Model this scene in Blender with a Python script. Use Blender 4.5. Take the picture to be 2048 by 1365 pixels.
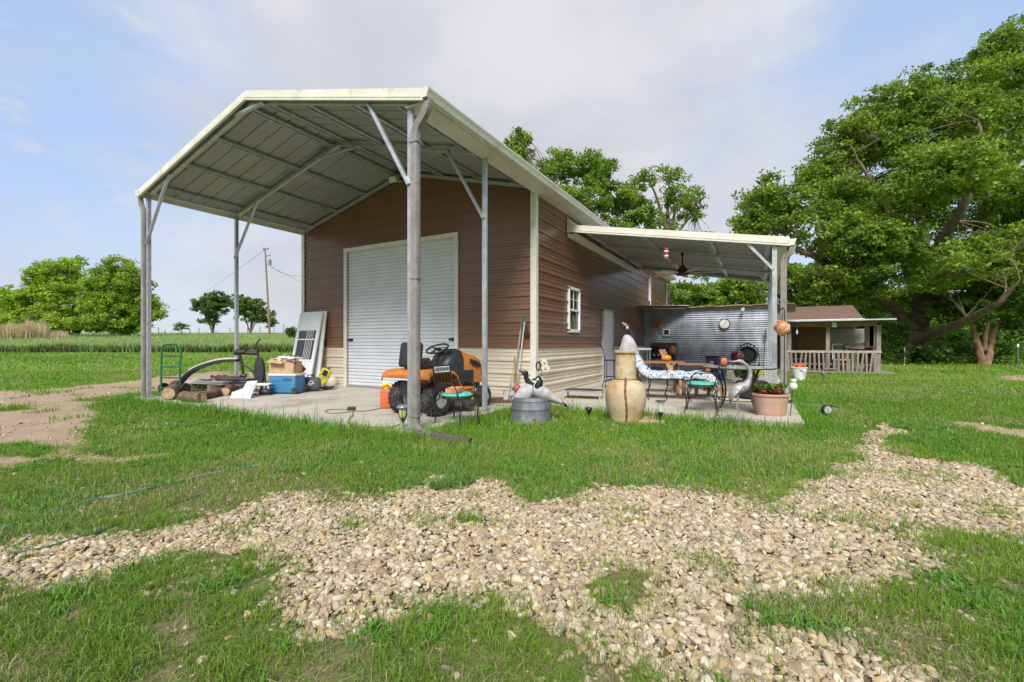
import bpy, bmesh, math, random
import numpy as np
from mathutils import Vector, Matrix, Euler
random.seed(7); RNG = np.random.default_rng(11)
for o in list(bpy.data.objects): bpy.data.objects.remove(o)
SC = bpy.context.scene; COL = SC.collection
# ------------------------------------------------------------------ camera
CAM_Z = 1.15; FPX = 895.0; CX, HY = 1024.0, 687.0; YAW = math.radians(29.1)
cd = bpy.data.cameras.new('camera'); cam = bpy.data.objects.new('camera', cd); COL.objects.link(cam)
cam.location = (0, 0, CAM_Z); cam.rotation_euler = (math.radians(90), 0, YAW)
cd.sensor_width = 36; cd.lens = 36*FPX/2048; cd.shift_y = (HY-682.5)/2048
cd.clip_start = 0.05; cd.clip_end = 2000; SC.camera = cam
FW = np.array([-math.sin(YAW), math.cos(YAW)]); RT = np.array([math.cos(YAW), math.sin(YAW)])
# ------------------------------------------------------------------ world and sun
w = bpy.data.worlds.new("World"); SC.world = w; w.use_nodes = True
nt = w.node_tree; N = nt.nodes; L = nt.links; N.clear()
SUN_EL, SUN_AZ = math.radians(44), math.radians(160)   # azimuth the light comes from, clockwise from +Y
out = N.new('ShaderNodeOutputWorld'); bg = N.new('ShaderNodeBackground'); bg.inputs[1].default_value = 0.1
sky = N.new('ShaderNodeTexSky'); sky.sky_type = 'NISHITA'; sky.sun_disc = False
sky.sun_elevation = SUN_EL; sky.sun_rotation = SUN_AZ; sky.air_density = 1.0; sky.dust_density = 1.2; sky.ozone_density = 1.0
tc = N.new('ShaderNodeTexCoord')
def wmath(op, a, b=None, clamp=False):
    n = N.new('ShaderNodeMath'); n.operation = op; n.use_clamp = clamp
    for i, v in enumerate((a, b)):
        if v is None: continue
        if isinstance(v, (int, float)): n.inputs[i].default_value = v
        else: L.new(v, n.inputs[i])
    return n.outputs[0]
def wdot(vec):
    n = N.new('ShaderNodeVectorMath'); n.operation = 'DOT_PRODUCT'; L.new(tc.outputs['Generated'], n.inputs[0]); n.inputs[1].default_value = vec
    return n.outputs['Value']
def pix_dir(u, v):
    k = (u-CX)/FPX; h = (HY-v)/FPX
    d = Vector((FW[0]+RT[0]*k, FW[1]+RT[1]*k, h)); return d.normalized()
def wnoise(scale, detail, rough, sc=(1, 1, 1), w0=0.0):
    mp = N.new('ShaderNodeMapping'); L.new(tc.outputs['Generated'], mp.inputs[0]); mp.inputs['Scale'].default_value = sc
    mp.inputs['Location'].default_value = (w0, w0*.7, 0)
    n = N.new('ShaderNodeTexNoise'); L.new(mp.outputs[0], n.inputs[0]); n.inputs['Scale'].default_value = scale
    n.inputs['Detail'].default_value = detail; n.inputs['Roughness'].default_value = rough; return n.outputs['Fac']
def wramp(x, a, b):
    n = N.new('ShaderNodeMapRange'); n.interpolation_type = 'SMOOTHSTEP'; L.new(x, n.inputs[0])
    n.inputs[1].default_value = a; n.inputs[2].default_value = b; return n.outputs[0]
# big soft cloud bank over the building, thinning to blue on both sides, small puffs low on the left
n1 = wnoise(2.6, 6, .55, (1, 1, 2.2), 3.1)
n2 = wnoise(9.0, 7, .55, (1, 1, 2.6), 1.7)
bank = wmath('ADD', wdot(pix_dir(1000, 330)), wmath('MULTIPLY', wmath('SUBTRACT', n1, .5), .55))
bank = wramp(bank, .72, .95)
wisps = wmath('MULTIPLY', wramp(n2, .54, .74), .6)
zen = wramp(wdot((0, 0, 1)), .62, .9)
back = wramp(wdot((-FW[0], -FW[1], .2)), -.1, .5)
low = wmath('MULTIPLY', wramp(wdot((0, 0, -1)), -.30, .0), .7)
c = wmath('MAXIMUM', wmath('MAXIMUM', bank, wisps), wmath('MAXIMUM', wmath('MULTIPLY', zen, .8), wmath('MULTIPLY', back, .8)))
c = wmath('MAXIMUM', c, low); c = wmath('MINIMUM', c, 1.0)
shade = N.new('ShaderNodeMix'); shade.data_type = 'RGBA'
L.new(wramp(wnoise(3.4, 5, .5, (1, 1, 1.8), 5.2), .3, .7), shade.inputs[0])
shade.inputs[6].default_value = (3.5, 3.6, 3.95, 1); shade.inputs[7].default_value = (4.3, 4.33, 4.55, 1)
base = N.new('ShaderNodeMix'); base.data_type = 'RGBA'; base.inputs[0].default_value = .72
L.new(sky.outputs[0], base.inputs[6]); base.inputs[7].default_value = (2.9, 3.8, 5.5, 1)
mix = N.new('ShaderNodeMix'); mix.data_type = 'RGBA'; L.new(c, mix.inputs[0]); L.new(base.outputs[2], mix.inputs[6]); L.new(shade.outputs[2], mix.inputs[7])
L.new(mix.outputs[2], bg.inputs[0]); L.new(bg.outputs[0], out.inputs[0])
sd = bpy.data.lights.new('sun', 'SUN'); sun = bpy.data.objects.new('sun', sd); COL.objects.link(sun)
sd.energy = 2.5; sd.angle = math.radians(22); sd.color = (1, .96, .9)
sv = Vector((math.sin(SUN_AZ)*math.cos(SUN_EL), math.cos(SUN_AZ)*math.cos(SUN_EL), math.sin(SUN_EL)))
sun.rotation_euler = sv.to_track_quat('Z', 'Y').to_euler(); sun.location = (0, 0, 30)
SC.view_settings.view_transform = 'Standard'; SC.view_settings.look = 'None'; SC.view_settings.gamma = 1
SC.view_settings.exposure = 0.86
SC.render.engine = 'CYCLES'
# ------------------------------------------------------------------ where a pixel of the 2048 wide photograph lies in the place
def dirxy(u): k = (u-CX)/FPX; return FW + RT*k
def G(u, v, z=0.0):                       # on a level plane
    t = FPX*(CAM_Z-z)/(v-HY); p = dirxy(u)*t; return Vector((p[0], p[1], z))
def PY(u, v, Y):                          # on the plane y = Y
    d = dirxy(u); t = Y/d[1]; return Vector((d[0]*t, Y, CAM_Z+(HY-v)/FPX*t))
def PX(u, v, X):
    d = dirxy(u); t = X/d[0]; return Vector((X, d[1]*t, CAM_Z+(HY-v)/FPX*t))
def PD(u, v, t):                          # at a depth
    d = dirxy(u)*t; return Vector((d[0], d[1], CAM_Z+(HY-v)/FPX*t))
GZ = -.08                                 # lawn level next to the slab (slab top is 0)
# ------------------------------------------------------------------ materials
MATS = {}
def lin(c): return tuple(((x/255/12.92) if x/255 <= .04045 else ((x/255+.055)/1.055)**2.4) for x in c)
def mat(name, col, rough=.5, metal=0.0, var=.12, scale=6.0, bump=0.0, bscale=40.0, col2=None, spec=.5, coat=0.0, alpha=None, stretch=(1, 1, 1), dirt=None, dirt_amt=0.0, dirt_scale=3.0, trans=0.0, attr=None, emis=None):
    if name in MATS: return MATS[name]
    m = bpy.data.materials.new(name); m.use_nodes = True; n = m.node_tree.nodes; l = m.node_tree.links
    b = n['Principled BSDF']; b.inputs['Roughness'].default_value = rough; b.inputs['Metallic'].default_value = metal
    b.inputs['Specular IOR Level'].default_value = spec; b.inputs['Coat Weight'].default_value = coat
    if trans: b.inputs['Transmission Weight'].default_value = trans
    if emis: b.inputs['Emission Color'].default_value = (*emis[:3], 1); b.inputs['Emission Strength'].default_value = emis[3]
    t = n.new('ShaderNodeTexCoord'); mp = n.new('ShaderNodeMapping'); mp.inputs['Scale'].default_value = stretch; l.new(t.outputs['Object'], mp.inputs[0])
    nz = n.new('ShaderNodeTexNoise'); nz.inputs['Scale'].default_value = scale; nz.inputs['Detail'].default_value = 6; nz.inputs['Roughness'].default_value = .6; l.new(mp.outputs[0], nz.inputs[0])
    mr = n.new('ShaderNodeMapRange'); l.new(nz.outputs['Fac'], mr.inputs[0]); mr.inputs[1].default_value = .32; mr.inputs[2].default_value = .68
    c2 = col2 or tuple(x*(1-var*2) for x in col); c1 = col if col2 else tuple(min(1, x*(1+var)) for x in col)
    mx = n.new('ShaderNodeMix'); mx.data_type = 'RGBA'; l.new(mr.outputs[0], mx.inputs[0]); mx.inputs[6].default_value = (*c1, 1); mx.inputs[7].default_value = (*c2, 1)
    res = mx.outputs[2]
    if dirt:
        d = n.new('ShaderNodeTexNoise'); d.inputs['Scale'].default_value = dirt_scale; d.inputs['Detail'].default_value = 9; d.inputs['Roughness'].default_value = .68; l.new(mp.outputs[0], d.inputs[0])
        r = n.new('ShaderNodeMapRange'); l.new(d.outputs['Fac'], r.inputs[0]); r.inputs[1].default_value = .6-.25*dirt_amt; r.inputs[2].default_value = .85-.3*dirt_amt
        m2 = n.new('ShaderNodeMix'); m2.data_type = 'RGBA'; l.new(r.outputs[0], m2.inputs[0]); l.new(res, m2.inputs[6]); m2.inputs[7].default_value = (*dirt, 1); res = m2.outputs[2]
    if attr:
        a = n.new('ShaderNodeAttribute'); a.attribute_name = attr; m3 = n.new('ShaderNodeMix'); m3.data_type = 'RGBA'; m3.blend_type = 'MULTIPLY'; m3.inputs[0].default_value = 1
        l.new(res, m3.inputs[6]); l.new(a.outputs['Color'], m3.inputs[7]); res = m3.outputs[2]
    l.new(res, b.inputs['Base Color'])
    if bump:
        z = n.new('ShaderNodeTexNoise'); z.inputs['Scale'].default_value = bscale; z.inputs['Detail'].default_value = 5; l.new(mp.outputs[0], z.inputs[0])
        bp = n.new('ShaderNodeBump'); bp.inputs['Strength'].default_value = bump; bp.inputs['Distance'].default_value = .02; l.new(z.outputs['Fac'], bp.inputs['Height']); l.new(bp.outputs[0], b.inputs['Normal'])
    if alpha is not None: b.inputs['Alpha'].default_value = alpha
    MATS[name] = m; return m
# ------------------------------------------------------------------ mesh builder
class MB:
    def __init__(s): s.v = []; s.f = []; s.M = Matrix.Identity(4)
    def at(s, loc=(0, 0, 0), rot=(0, 0, 0), sc=(1, 1, 1)):
        s.M = Matrix.LocRotScale(Vector(loc), Euler(rot), Vector(sc)); return s
    def add(s, vs, fs):
        o = len(s.v); s.v += [s.M @ Vector(v) for v in vs]; s.f += [tuple(i+o for i in f) for f in fs]; return s
    def box(s, c, d, rot=None, taper=1.0):
        x, y, z = d[0]/2, d[1]/2, d[2]/2; vs = []
        for k in (-1, 1):
            t = taper if k > 0 else 1
            vs += [Vector((-x*t, -y*t, k*z)), Vector((x*t, -y*t, k*z)), Vector((x*t, y*t, k*z)), Vector((-x*t, y*t, k*z))]
        if rot: R = Euler(rot).to_matrix(); vs = [R @ v for v in vs]
        c = Vector(c); return s.add([v+c for v in vs], [(3, 2, 1, 0), (4, 5, 6, 7), (0, 1, 5, 4), (1, 2, 6, 5), (2, 3, 7, 6), (3, 0, 4, 7)])
    def rbox(s, c, d, r=.01, rot=None, seg=2):     # box with rounded edges
        bm = bmesh.new(); bmesh.ops.create_cube(bm, size=1); bmesh.ops.scale(bm, vec=d, verts=bm.verts)
        bmesh.ops.bevel(bm, geom=list(bm.edges), offset=min(r, min(d)*.49), segments=seg, profile=.5, affect='EDGES')
        R = Euler(rot).to_matrix() if rot else Matrix.Identity(3); c = Vector(c); bm.verts.index_update()
        s.add([R @ v.co + c for v in bm.verts], [tuple(v.index for v in f.verts) for f in bm.faces]); bm.free(); return s
    def bar(s, a, b, wd, dp=None, up=(0, 0, 1)):   # rectangular bar between two points
        a, b = Vector(a), Vector(b); dp = dp or wd; t = (b-a).normalized(); up = Vector(up)
        if abs(t.dot(up)) > .98: up = Vector((0, 1, 0))
        x = t.cross(up).normalized(); y = x.cross(t)
        vs = [p+x*i*wd/2+y*j*dp/2 for p in (a, b) for i, j in ((-1, -1), (1, -1), (1, 1), (-1, 1))]
        return s.add(vs, [(0, 1, 2, 3), (7, 6, 5, 4), (0, 4, 5, 1), (1, 5, 6, 2), (2, 6, 7, 3), (3, 7, 4, 0)])
    def tube(s, pts, r, n=8, cap=True, closed=False):
        pts = [Vector(p) for p in pts]; m = len(pts); rr = r if isinstance(r, (list, tuple)) else [r]*m
        t0 = (pts[1]-pts[0]).normalized(); x = t0.orthogonal().normalized(); vs = []; fs = []
        for i, p in enumerate(pts):
            if closed: t = (pts[(i+1) % m]-pts[i-1]).normalized()
            else: t = (pts[min(i+1, m-1)]-pts[max(i-1, 0)]).normalized()
            x = (x-t*x.dot(t)); x = x.normalized() if x.length > 1e-6 else t.orthogonal().normalized(); y = t.cross(x)
            vs += [p+(x*math.cos(2*math.pi*k/n)+y*math.sin(2*math.pi*k/n))*rr[i] for k in range(n)]
        for i in range(m if closed else m-1):
            j = (i+1) % m
            for k in range(n): fs.append((i*n+k, i*n+(k+1) % n, j*n+(k+1) % n, j*n+k))
        if cap and not closed: fs.append(tuple(range(n-1, -1, -1))); fs.append(tuple((m-1)*n+k for k in range(n)))
        return s.add(vs, fs)
    def lathe(s, prof, n=24, axis='Z', c=(0, 0, 0), cap=True, sx=1, sy=1, wob=0):
        vs = []; fs = []; m = len(prof); c = Vector(c)
        for r, z in prof:
            for k in range(n):
                a = 2*math.pi*k/n; q = r*(1+wob*math.sin(3*a+z*9)); p = Vector((q*math.cos(a)*sx, q*math.sin(a)*sy, z))
                if axis == 'X': p = Vector((p.z, p.x, p.y))
                if axis == 'Y': p = Vector((p.y, p.z, p.x))
                vs.append(p+c)
        for i in range(m-1):
            for k in range(n): fs.append((i*n+k, i*n+(k+1) % n, (i+1)*n+(k+1) % n, (i+1)*n+k))
        if cap:
            if prof[0][0] > 1e-4: fs.append(tuple(range(n-1, -1, -1)))
            if prof[-1][0] > 1e-4: fs.append(tuple((m-1)*n+k for k in range(n)))
        return s.add(vs, fs)
    def ell(s, c, r, n=16, m=10, rot=None):
        vs = []; fs = []; R = Euler(rot).to_matrix() if rot else Matrix.Identity(3); c = Vector(c)
        for i in range(m+1):
            b = math.pi*i/m
            for k in range(n):
                a = 2*math.pi*k/n; vs.append(R @ Vector((r[0]*math.sin(b)*math.cos(a), r[1]*math.sin(b)*math.sin(a), -r[2]*math.cos(b)))+c)
        for i in range(m):
            for k in range(n): fs.append((i*n+k, i*n+(k+1) % n, (i+1)*n+(k+1) % n, (i+1)*n+k))
        return s.add(vs, fs)
    def prism(s, poly, h, plane='XY', off=0.0):     # polygon extruded by h along the missing axis
        n = len(poly); vs = []
        for z in (off, off+h):
            for a, b in poly: vs.append({'XY': (a, b, z), 'XZ': (a, z, b), 'YZ': (z, a, b)}[plane])
        fs = [tuple(range(n-1, -1, -1)), tuple(range(n, 2*n))]+[(i, (i+1) % n, n+(i+1) % n, n+i) for i in range(n)]
        return s.add(vs, fs)
    def build(s, name, m, parent=None, smooth=False, bevel=0.0, world=False, solid=0.0, sub=0):
        if world and parent is not None: s.v = [v-parent.location for v in s.v]
        me = bpy.data.meshes.new(name); me.from_pydata([tuple(v) for v in s.v], [], s.f); me.update()
        bm = bmesh.new(); bm.from_mesh(me); bmesh.ops.remove_doubles(bm, verts=bm.verts, dist=1e-5)
        bmesh.ops.recalc_face_normals(bm, faces=bm.faces)
        if bevel: bmesh.ops.bevel(bm, geom=[e for e in bm.edges if e.is_manifold and e.calc_face_angle(0) > .6], offset=bevel, segments=2, profile=.5, affect='EDGES', clamp_overlap=True)
        for f in bm.faces: f.smooth = bool(smooth)
        if smooth:
            for e in bm.edges:
                if len(e.link_faces) == 2 and e.calc_face_angle(0) > .75: e.smooth = False
        bm.to_mesh(me); bm.free()
        if m: me.materials.append(m)
        o = bpy.data.objects.new(name, me); COL.objects.link(o)
        if parent: o.parent = parent
        if solid: md = o.modifiers.new('thick', 'SOLIDIFY'); md.thickness = solid
        if sub: md = o.modifiers.new('sub', 'SUBSURF'); md.levels = sub; md.render_levels = sub
        return o
def thing(name, label, cat, loc=(0, 0, 0), rz=0, group=None):
    o = bpy.data.objects.new(name, None); COL.objects.link(o); o.location = loc; o.rotation_euler = (0, 0, rz); o.empty_display_size = .2
    o['label'] = label; o['category'] = cat
    if group: o['group'] = group
    return o
def tag(o, label=None, cat=None, group=None, kind=None):
    if label: o['label'] = label
    if cat: o['category'] = cat
    if group: o['group'] = group
    if kind: o['kind'] = kind
    return o
def copy_tree(o, parent=None):
    c = o.copy(); COL.objects.link(c); c.parent = parent
    for ch in list(o.children): copy_tree(ch, c)
    return c
def npmesh(name, V, F, m, attr=None, smooth=False, parent=None):
    """fast mesh: V (n,3), F (m,k) all faces with k corners, attr (n,3) point colour"""
    me = bpy.data.meshes.new(name); V = np.asarray(V, np.float32); F = np.asarray(F, np.int32); k = F.shape[1]
    me.vertices.add(len(V)); me.vertices.foreach_set('co', V.ravel())
    me.loops.add(F.size); me.loops.foreach_set('vertex_index', F.ravel())
    me.polygons.add(len(F)); me.polygons.foreach_set('loop_start', np.arange(0, F.size, k, dtype=np.int32)); me.polygons.foreach_set('loop_total', np.full(len(F), k, np.int32))
    me.polygons.foreach_set('use_smooth', np.full(len(F), smooth, bool))
    me.update(calc_edges=True)
    if attr is not None:
        a = me.color_attributes.new('tint', 'FLOAT_COLOR', 'POINT'); a.data.foreach_set('color', np.hstack([attr, np.ones((len(attr), 1))]).astype(np.float32).ravel())
    me.materials.append(m); o = bpy.data.objects.new(name, me); COL.objects.link(o)
    if parent: o.parent = parent
    return o
def vnoise(x, y, s, seed=0):
    x = np.asarray(x)/s; y = np.asarray(y)/s; xi = np.floor(x).astype(np.int64); yi = np.floor(y).astype(np.int64); fx = x-xi; fy = y-yi
    fx = fx*fx*(3-2*fx); fy = fy*fy*(3-2*fy)
    def h(a, b):
        n = (a*374761393+b*668265263+seed*982451653) & 0x7fffffff; n = ((n ^ (n >> 13))*1274126177) & 0x7fffffff; return ((n ^ (n >> 16)) & 0xffff)/65535.
    return (h(xi, yi)*(1-fx)+h(xi+1, yi)*fx)*(1-fy)+(h(xi, yi+1)*(1-fx)+h(xi+1, yi+1)*fx)*fy
def fbm(x, y, s, seed=0, o=4):
    r = 0; a = .5; t = 0
    for i in range(o): r = r+a*vnoise(x, y, s/2**i, seed+i*17); t += a; a *= .5
    return r/t
def sstep(x, a, b): t = np.clip((x-a)/(b-a), 0, 1); return t*t*(3-2*t)
# ================================================================== ground
def height(x, y):
    x = np.asarray(x, float); y = np.asarray(y, float)
    d = x*FW[0]+y*FW[1]; l = x*RT[0]+y*RT[1]
    wl = sstep(-l, 6, 14)*sstep(d, 8, 16)
    h = np.interp(d, [0, 12, 30, 33, 90, 130, 400], [GZ, GZ, .42, .50, 3.25, 3.3, 3.3])
    z = GZ+(h-GZ)*wl
    near = np.exp(-(x*x+y*y)/900.)
    return z+(fbm(x, y, 2.2, 3, 3)-.5)*.05*sstep(np.hypot(x, y), 0, 3)*near
def in_poly(x, y, poly):
    ins = np.zeros(np.shape(x), bool); n = len(poly)
    for i in range(n):
        x1, y1 = poly[i]; x2, y2 = poly[(i+1) % n]
        c = ((y1 > y) != (y2 > y)) & (x < (x2-x1)*(y-y1)/(y2-y1+1e-12)+x1); ins ^= c
    return ins
def gpoly(px): return [tuple(G(u, v, GZ)[:2]) for u, v in px]
GRAVEL = gpoly([(-300, 1110), (0, 1075), (200, 1065), (330, 1040), (480, 1008), (560, 978), (690, 1000), (800, 990), (860, 966), (1000, 962), (1090, 1000), (1200, 985), (1262, 952), (1380, 978), (1500, 985), (1590, 962), (1640, 955), (1700, 935), (1800, 925), (1780, 905), (1960, 925), (2060, 985), (2300, 1020), (2300, 1105), (2048, 1100), (1850, 1085), (1800, 1120), (1690, 1150), (1730, 1185), (1620, 1215), (1560, 1240), (1700, 1290), (1880, 1400), (1230, 1400), (1190, 1330), (1000, 1235), (900, 1262), (790, 1262), (600, 1275), (470, 1240), (440, 1180), (430, 1125), (300, 1105), (190, 1150), (0, 1165), (-300, 1210)])
PATHG = gpoly([(1700, 905), (1725, 860), (1780, 848), (1790, 870), (1760, 895), (1850, 925), (1760, 935)])
ISLES = [gpoly([(940, 1050), (965, 1032), (995, 1045), (985, 1058)]), gpoly([(1140, 1150), (1200, 1125), (1290, 1160), (1300, 1215), (1230, 1225), (1160, 1185)]),
         gpoly([(1740, 1060), (1800, 1050), (1840, 1062), (1760, 1072)]), gpoly([(1950, 1020), (1990, 1016), (2010, 1030), (1960, 1032)]), gpoly([(710, 1050), (740, 1044), (770, 1055), (735, 1062)]),
         gpoly([(1860, 1090), (1930, 1065), (2060, 1100), (2060, 1130), (1900, 1130)])]
DIRT = [gpoly([(-500, 800), (100, 778), (420, 750), (600, 748), (600, 764), (300, 782), (170, 800), (190, 825), (150, 868), (215, 905), (330, 905), (200, 925), (130, 912), (0, 940), (-500, 960)]),
        gpoly([(1880, 838), (2100, 868), (2100, 885), (1960, 862)]), gpoly([(1990, 752), (2100, 748), (2100, 764), (2010, 762)])]
GREENISLE = [gpoly([(-200, 825), (40, 812), (30, 822), (-200, 840)]), gpoly([(0, 890), (120, 895), (60, 915), (-100, 912)])]
def masks(x, y):
    """gravel, dirt cover 0..1"""
    j1 = (fbm(x, y, .8, 5, 5)-.5)*.80+(vnoise(x, y, .11, 9)-.5)*.16; j2 = (fbm(x, y, .8, 31, 5)-.5)*.80+(vnoise(x, y, .11, 19)-.5)*.16
    xx, yy = x+j1, y+j2
    g = in_poly(xx, yy, GRAVEL) | in_poly(x+j1*.5, y+j2*.5, PATHG)
    for p in ISLES: g &= ~in_poly(x+j1*.7, y+j2*.7, p)
    dd = np.zeros(np.shape(x), bool)
    for p in DIRT: dd |= in_poly(x+j1*.8, y+j2*.8, p)
    for p in GREENISLE: dd &= ~in_poly(xx, yy, p)
    g = g & ~dd
    return g.astype(float), dd.astype(float)
SLABS = [(-11.75, -3.93, 4.40, 8.4), (-4.3, .55, 7.62, 18.2)]      # x0,x1,y0,y1
def on_slab(x, y, m=0.0):
    r = np.zeros(np.shape(x), bool)
    for a, b, c, d in SLABS: r |= (x > a-m) & (x < b+m) & (y > c-m) & (y < d+m)
    return r | ((x > -11.6) & (x < -4) & (y > 8) & (y < 23.1))
def gm():
    N_ = 561; t = np.linspace(-1, 1, N_); ax = 2.4*np.sinh(6.3*t); X, Y = np.meshgrid(ax, ax+3, indexing='ij')
    Z = height(X, Y); g, dd = masks(X, Y)
    sl = on_slab(X, Y, -.12); Z = np.where(sl, -.16, Z)
    Z = Z - .02*g
    dist = np.hypot(X, Y)
    n1 = fbm(X, Y, 1.3, 41, 4); n2 = fbm(X, Y, 7., 43, 4); n3 = fbm(X, Y, .3, 47, 3)
    gr = np.array([.095, .185, .024]); gr2 = np.array([.15, .25, .035]); dry = np.array([.20, .18, .085])
    soil = np.array([.42, .315, .215]); grv = np.array([.24, .175, .11])
    a = np.clip((n2-.3)*2.2, 0, 1)[..., None]; c = gr*(1-a)+gr2*a
    a = (sstep(n1, .58, .75)*.5)[..., None]; c = c*(1-a)+dry*a
    far = sstep(dist, 12, 28)[..., None]; c = c*(1-far)+(np.array([.19, .33, .045])*(.7+.6*n1[..., None]))*far
    d_ = X*FW[0]+Y*FW[1]; l_ = X*RT[0]+Y*RT[1]
    fl = (sstep(d_, 31, 33)*sstep(-l_, 6, 12))[..., None]; c = c*(1-fl)+(np.array([.20, .34, .075])*(.75+.5*n1[..., None]))*fl
    c = c*(1-dd[..., None])+(soil*(.8+.4*n3[..., None]))*dd[..., None]
    c = c*(1-g[..., None])+(grv*(.55+.6*n3[..., None]))*g[..., None]
    # thin earth showing in the near grass
    e = ((.35+.6*sstep(n3, .35, .65))*sstep(-dist, -7, -4)*(1-g)*(1-dd)*.9)[..., None]; c = c*(1-e)+np.array([.185, .155, .085])*(.7+.6*n3[..., None])*e
    V = np.stack([X, Y, Z], -1).reshape(-1, 3); idx = np.arange(N_*N_).reshape(N_, N_)
    F = np.stack([idx[:-1, :-1], idx[1:, :-1], idx[1:, 1:], idx[:-1, 1:]], -1).reshape(-1, 4)
    m = mat('ground', (1, 1, 1), .95, var=.18, scale=22, bump=.5, bscale=30, attr='tint', spec=.1)
    o = npmesh('ground', V, F, m, c.reshape(-1, 3), smooth=True); tag(o, kind='structure')
gm()
# ------------------------------------------------------------------ concrete slabs
conc = mat('concrete', (.50, .455, .385), .85, var=.07, scale=1.5, bump=.12, bscale=60, dirt=(.26, .215, .16), dirt_amt=.36, dirt_scale=1.1, spec=.25)
s = MB()
for a, b, c_, d in [(-11.75, -3.93, 4.40, 8.28), (-3.93, .55, 7.62, 18.2), (-4.3, -3.93, 8.28, 18.2)]: s.box(((a+b)/2, (c_+d)/2, -.12), (b-a, d-c_, .24))
o = s.build('concrete_slab', conc, bevel=.012); tag(o, kind='structure')
# ------------------------------------------------------------------ pebbles
def ico(sub):
    bm = bmesh.new(); bmesh.ops.create_icosphere(bm, subdivisions=sub, radius=1); bm.verts.index_update()
    v = np.array([tuple(x.co) for x in bm.verts]); f = np.array([[q.index for q in p.verts] for p in bm.faces]); bm.free(); return v, f
def rotm(n, flat=.5):
    a = RNG.uniform(0, 2*np.pi, n); b = RNG.normal(0, flat*.5, n); c = RNG.normal(0, flat*.5, n)
    ca, sa, cb, sb, cc, sc_ = np.cos(a), np.sin(a), np.cos(b), np.sin(b), np.cos(c), np.sin(c)
    R = np.empty((n, 3, 3)); R[:, 0] = np.stack([ca*cb, ca*sb*sc_-sa*cc, ca*sb*cc+sa*sc_], -1)
    R[:, 1] = np.stack([sa*cb, sa*sb*sc_+ca*cc, sa*sb*cc-ca*sc_], -1); R[:, 2] = np.stack([-sb, cb*sc_, cb*cc], -1); return R
def pebbles(name, P, S, sub, seed):
    rg = np.random.default_rng(seed); v0, f0 = ico(sub); n = len(P); k = len(v0)
    protos = []
    for i in range(14):
        d = rg.normal(0, 1, (5, 3)); d /= np.linalg.norm(d, axis=1)[:, None]; vv = v0.copy()
        for q in d:                                     # flatten a few facets, soft corners
            t = vv@q; h = rg.uniform(.55, .9); vv -= np.maximum(t-h, 0)[:, None]*q*.8
        vv *= 1+.10*np.sin(v0@rg.normal(0, 1.8, 3)+rg.uniform(0, 6))[:, None]; protos.append(vv)
    protos = np.array(protos)[rg.integers(0, 14, n)]
    sc = np.stack([S*rg.uniform(.85, 1.3, n), S*rg.uniform(.6, .95, n), S*rg.uniform(.34, .62, n)], -1)
    R = rotm(n, .75); V = np.einsum('nij,nkj->nki', R, protos*sc[:, None, :])+P[:, None, :]
    F = (f0[None]+(np.arange(n)*k)[:, None, None]).reshape(-1, 3)
    pal = np.array([[.42, .345, .245], [.49, .415, .31], [.35, .28, .195], [.55, .50, .41], [.30, .225, .15], [.42, .325, .195], [.25, .215, .18], [.42, .345, .27], [.45, .35, .20], [.43, .385, .31]])
    p = np.array([.18, .18, .12, .12, .08, .09, .04, .08, .06, .05]); c = pal[rg.choice(10, n, p=p)]*np.array([1.14, 1.11, 1.04])*rg.uniform(.85, 1.15, (n, 1))
    return V.reshape(-1, 3), F, np.repeat(c, k, 0)
peb = mat('pebble', (1, 1, 1), .75, var=.14, scale=14, bump=.25, bscale=60, attr='tint', spec=.25)
def scatter(n, dmin, dmax, pad=3):
    """random ground points seen by the camera between two depths (uniform per area), a little wider than the frame"""
    d = np.sqrt(RNG.uniform(dmin**2, dmax**2, n)); l = RNG.uniform(-1.55, 1.55, n)*d
    return d*FW[0]+l*RT[0], d*FW[1]+l*RT[1], d
def area(dmin, dmax): return 1.55*(dmax**2-dmin**2)
parts = []; ci = 0
for dmin, dmax, dens, size, sub in [(1.35, 2.2, 2900, .0145, 3), (2.2, 4.6, 2600, .0150, 2), (4.6, 8, 1600, .0185, 1), (8, 16, 620, .026, 1)]:
    n = int(area(dmin, dmax)*dens*1.35); x, y, d = scatter(n, dmin, dmax); g, dd = masks(x, y)
    x2 = x+RNG.normal(0, .36, n); y2 = y+RNG.normal(0, .36, n); g2, _ = masks(x2, y2); pt = fbm(x, y, .4, 133, 3)
    keep = ((g > 0) & (RNG.uniform(0, 1, n) < .35+1.3*np.clip(1.25-pt*1.25, 0, 1))) | ((g2 > 0) & (pt > .44) & (RNG.uniform(0, 1, n) < .45)) | ((dd > 0) & (fbm(x, y, .9, 91, 3) > .62) & (RNG.uniform(0, 1, n) < .10))
    keep &= ~on_slab(x, y, .1); x, y = x[keep], y[keep]; n = len(x)
    S = size*np.clip(RNG.lognormal(-.04, .38, n), .42, 2.3)
    lay = RNG.uniform(0, 1, n); z = height(x, y)+S*.02+np.where(lay > .8, S*.35, 0)-.008
    V, F, c = pebbles('p', np.stack([x, y, z], -1), S, sub, int(dmin*10)); parts.append((V, F+ci, c)); ci += len(V)
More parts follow.
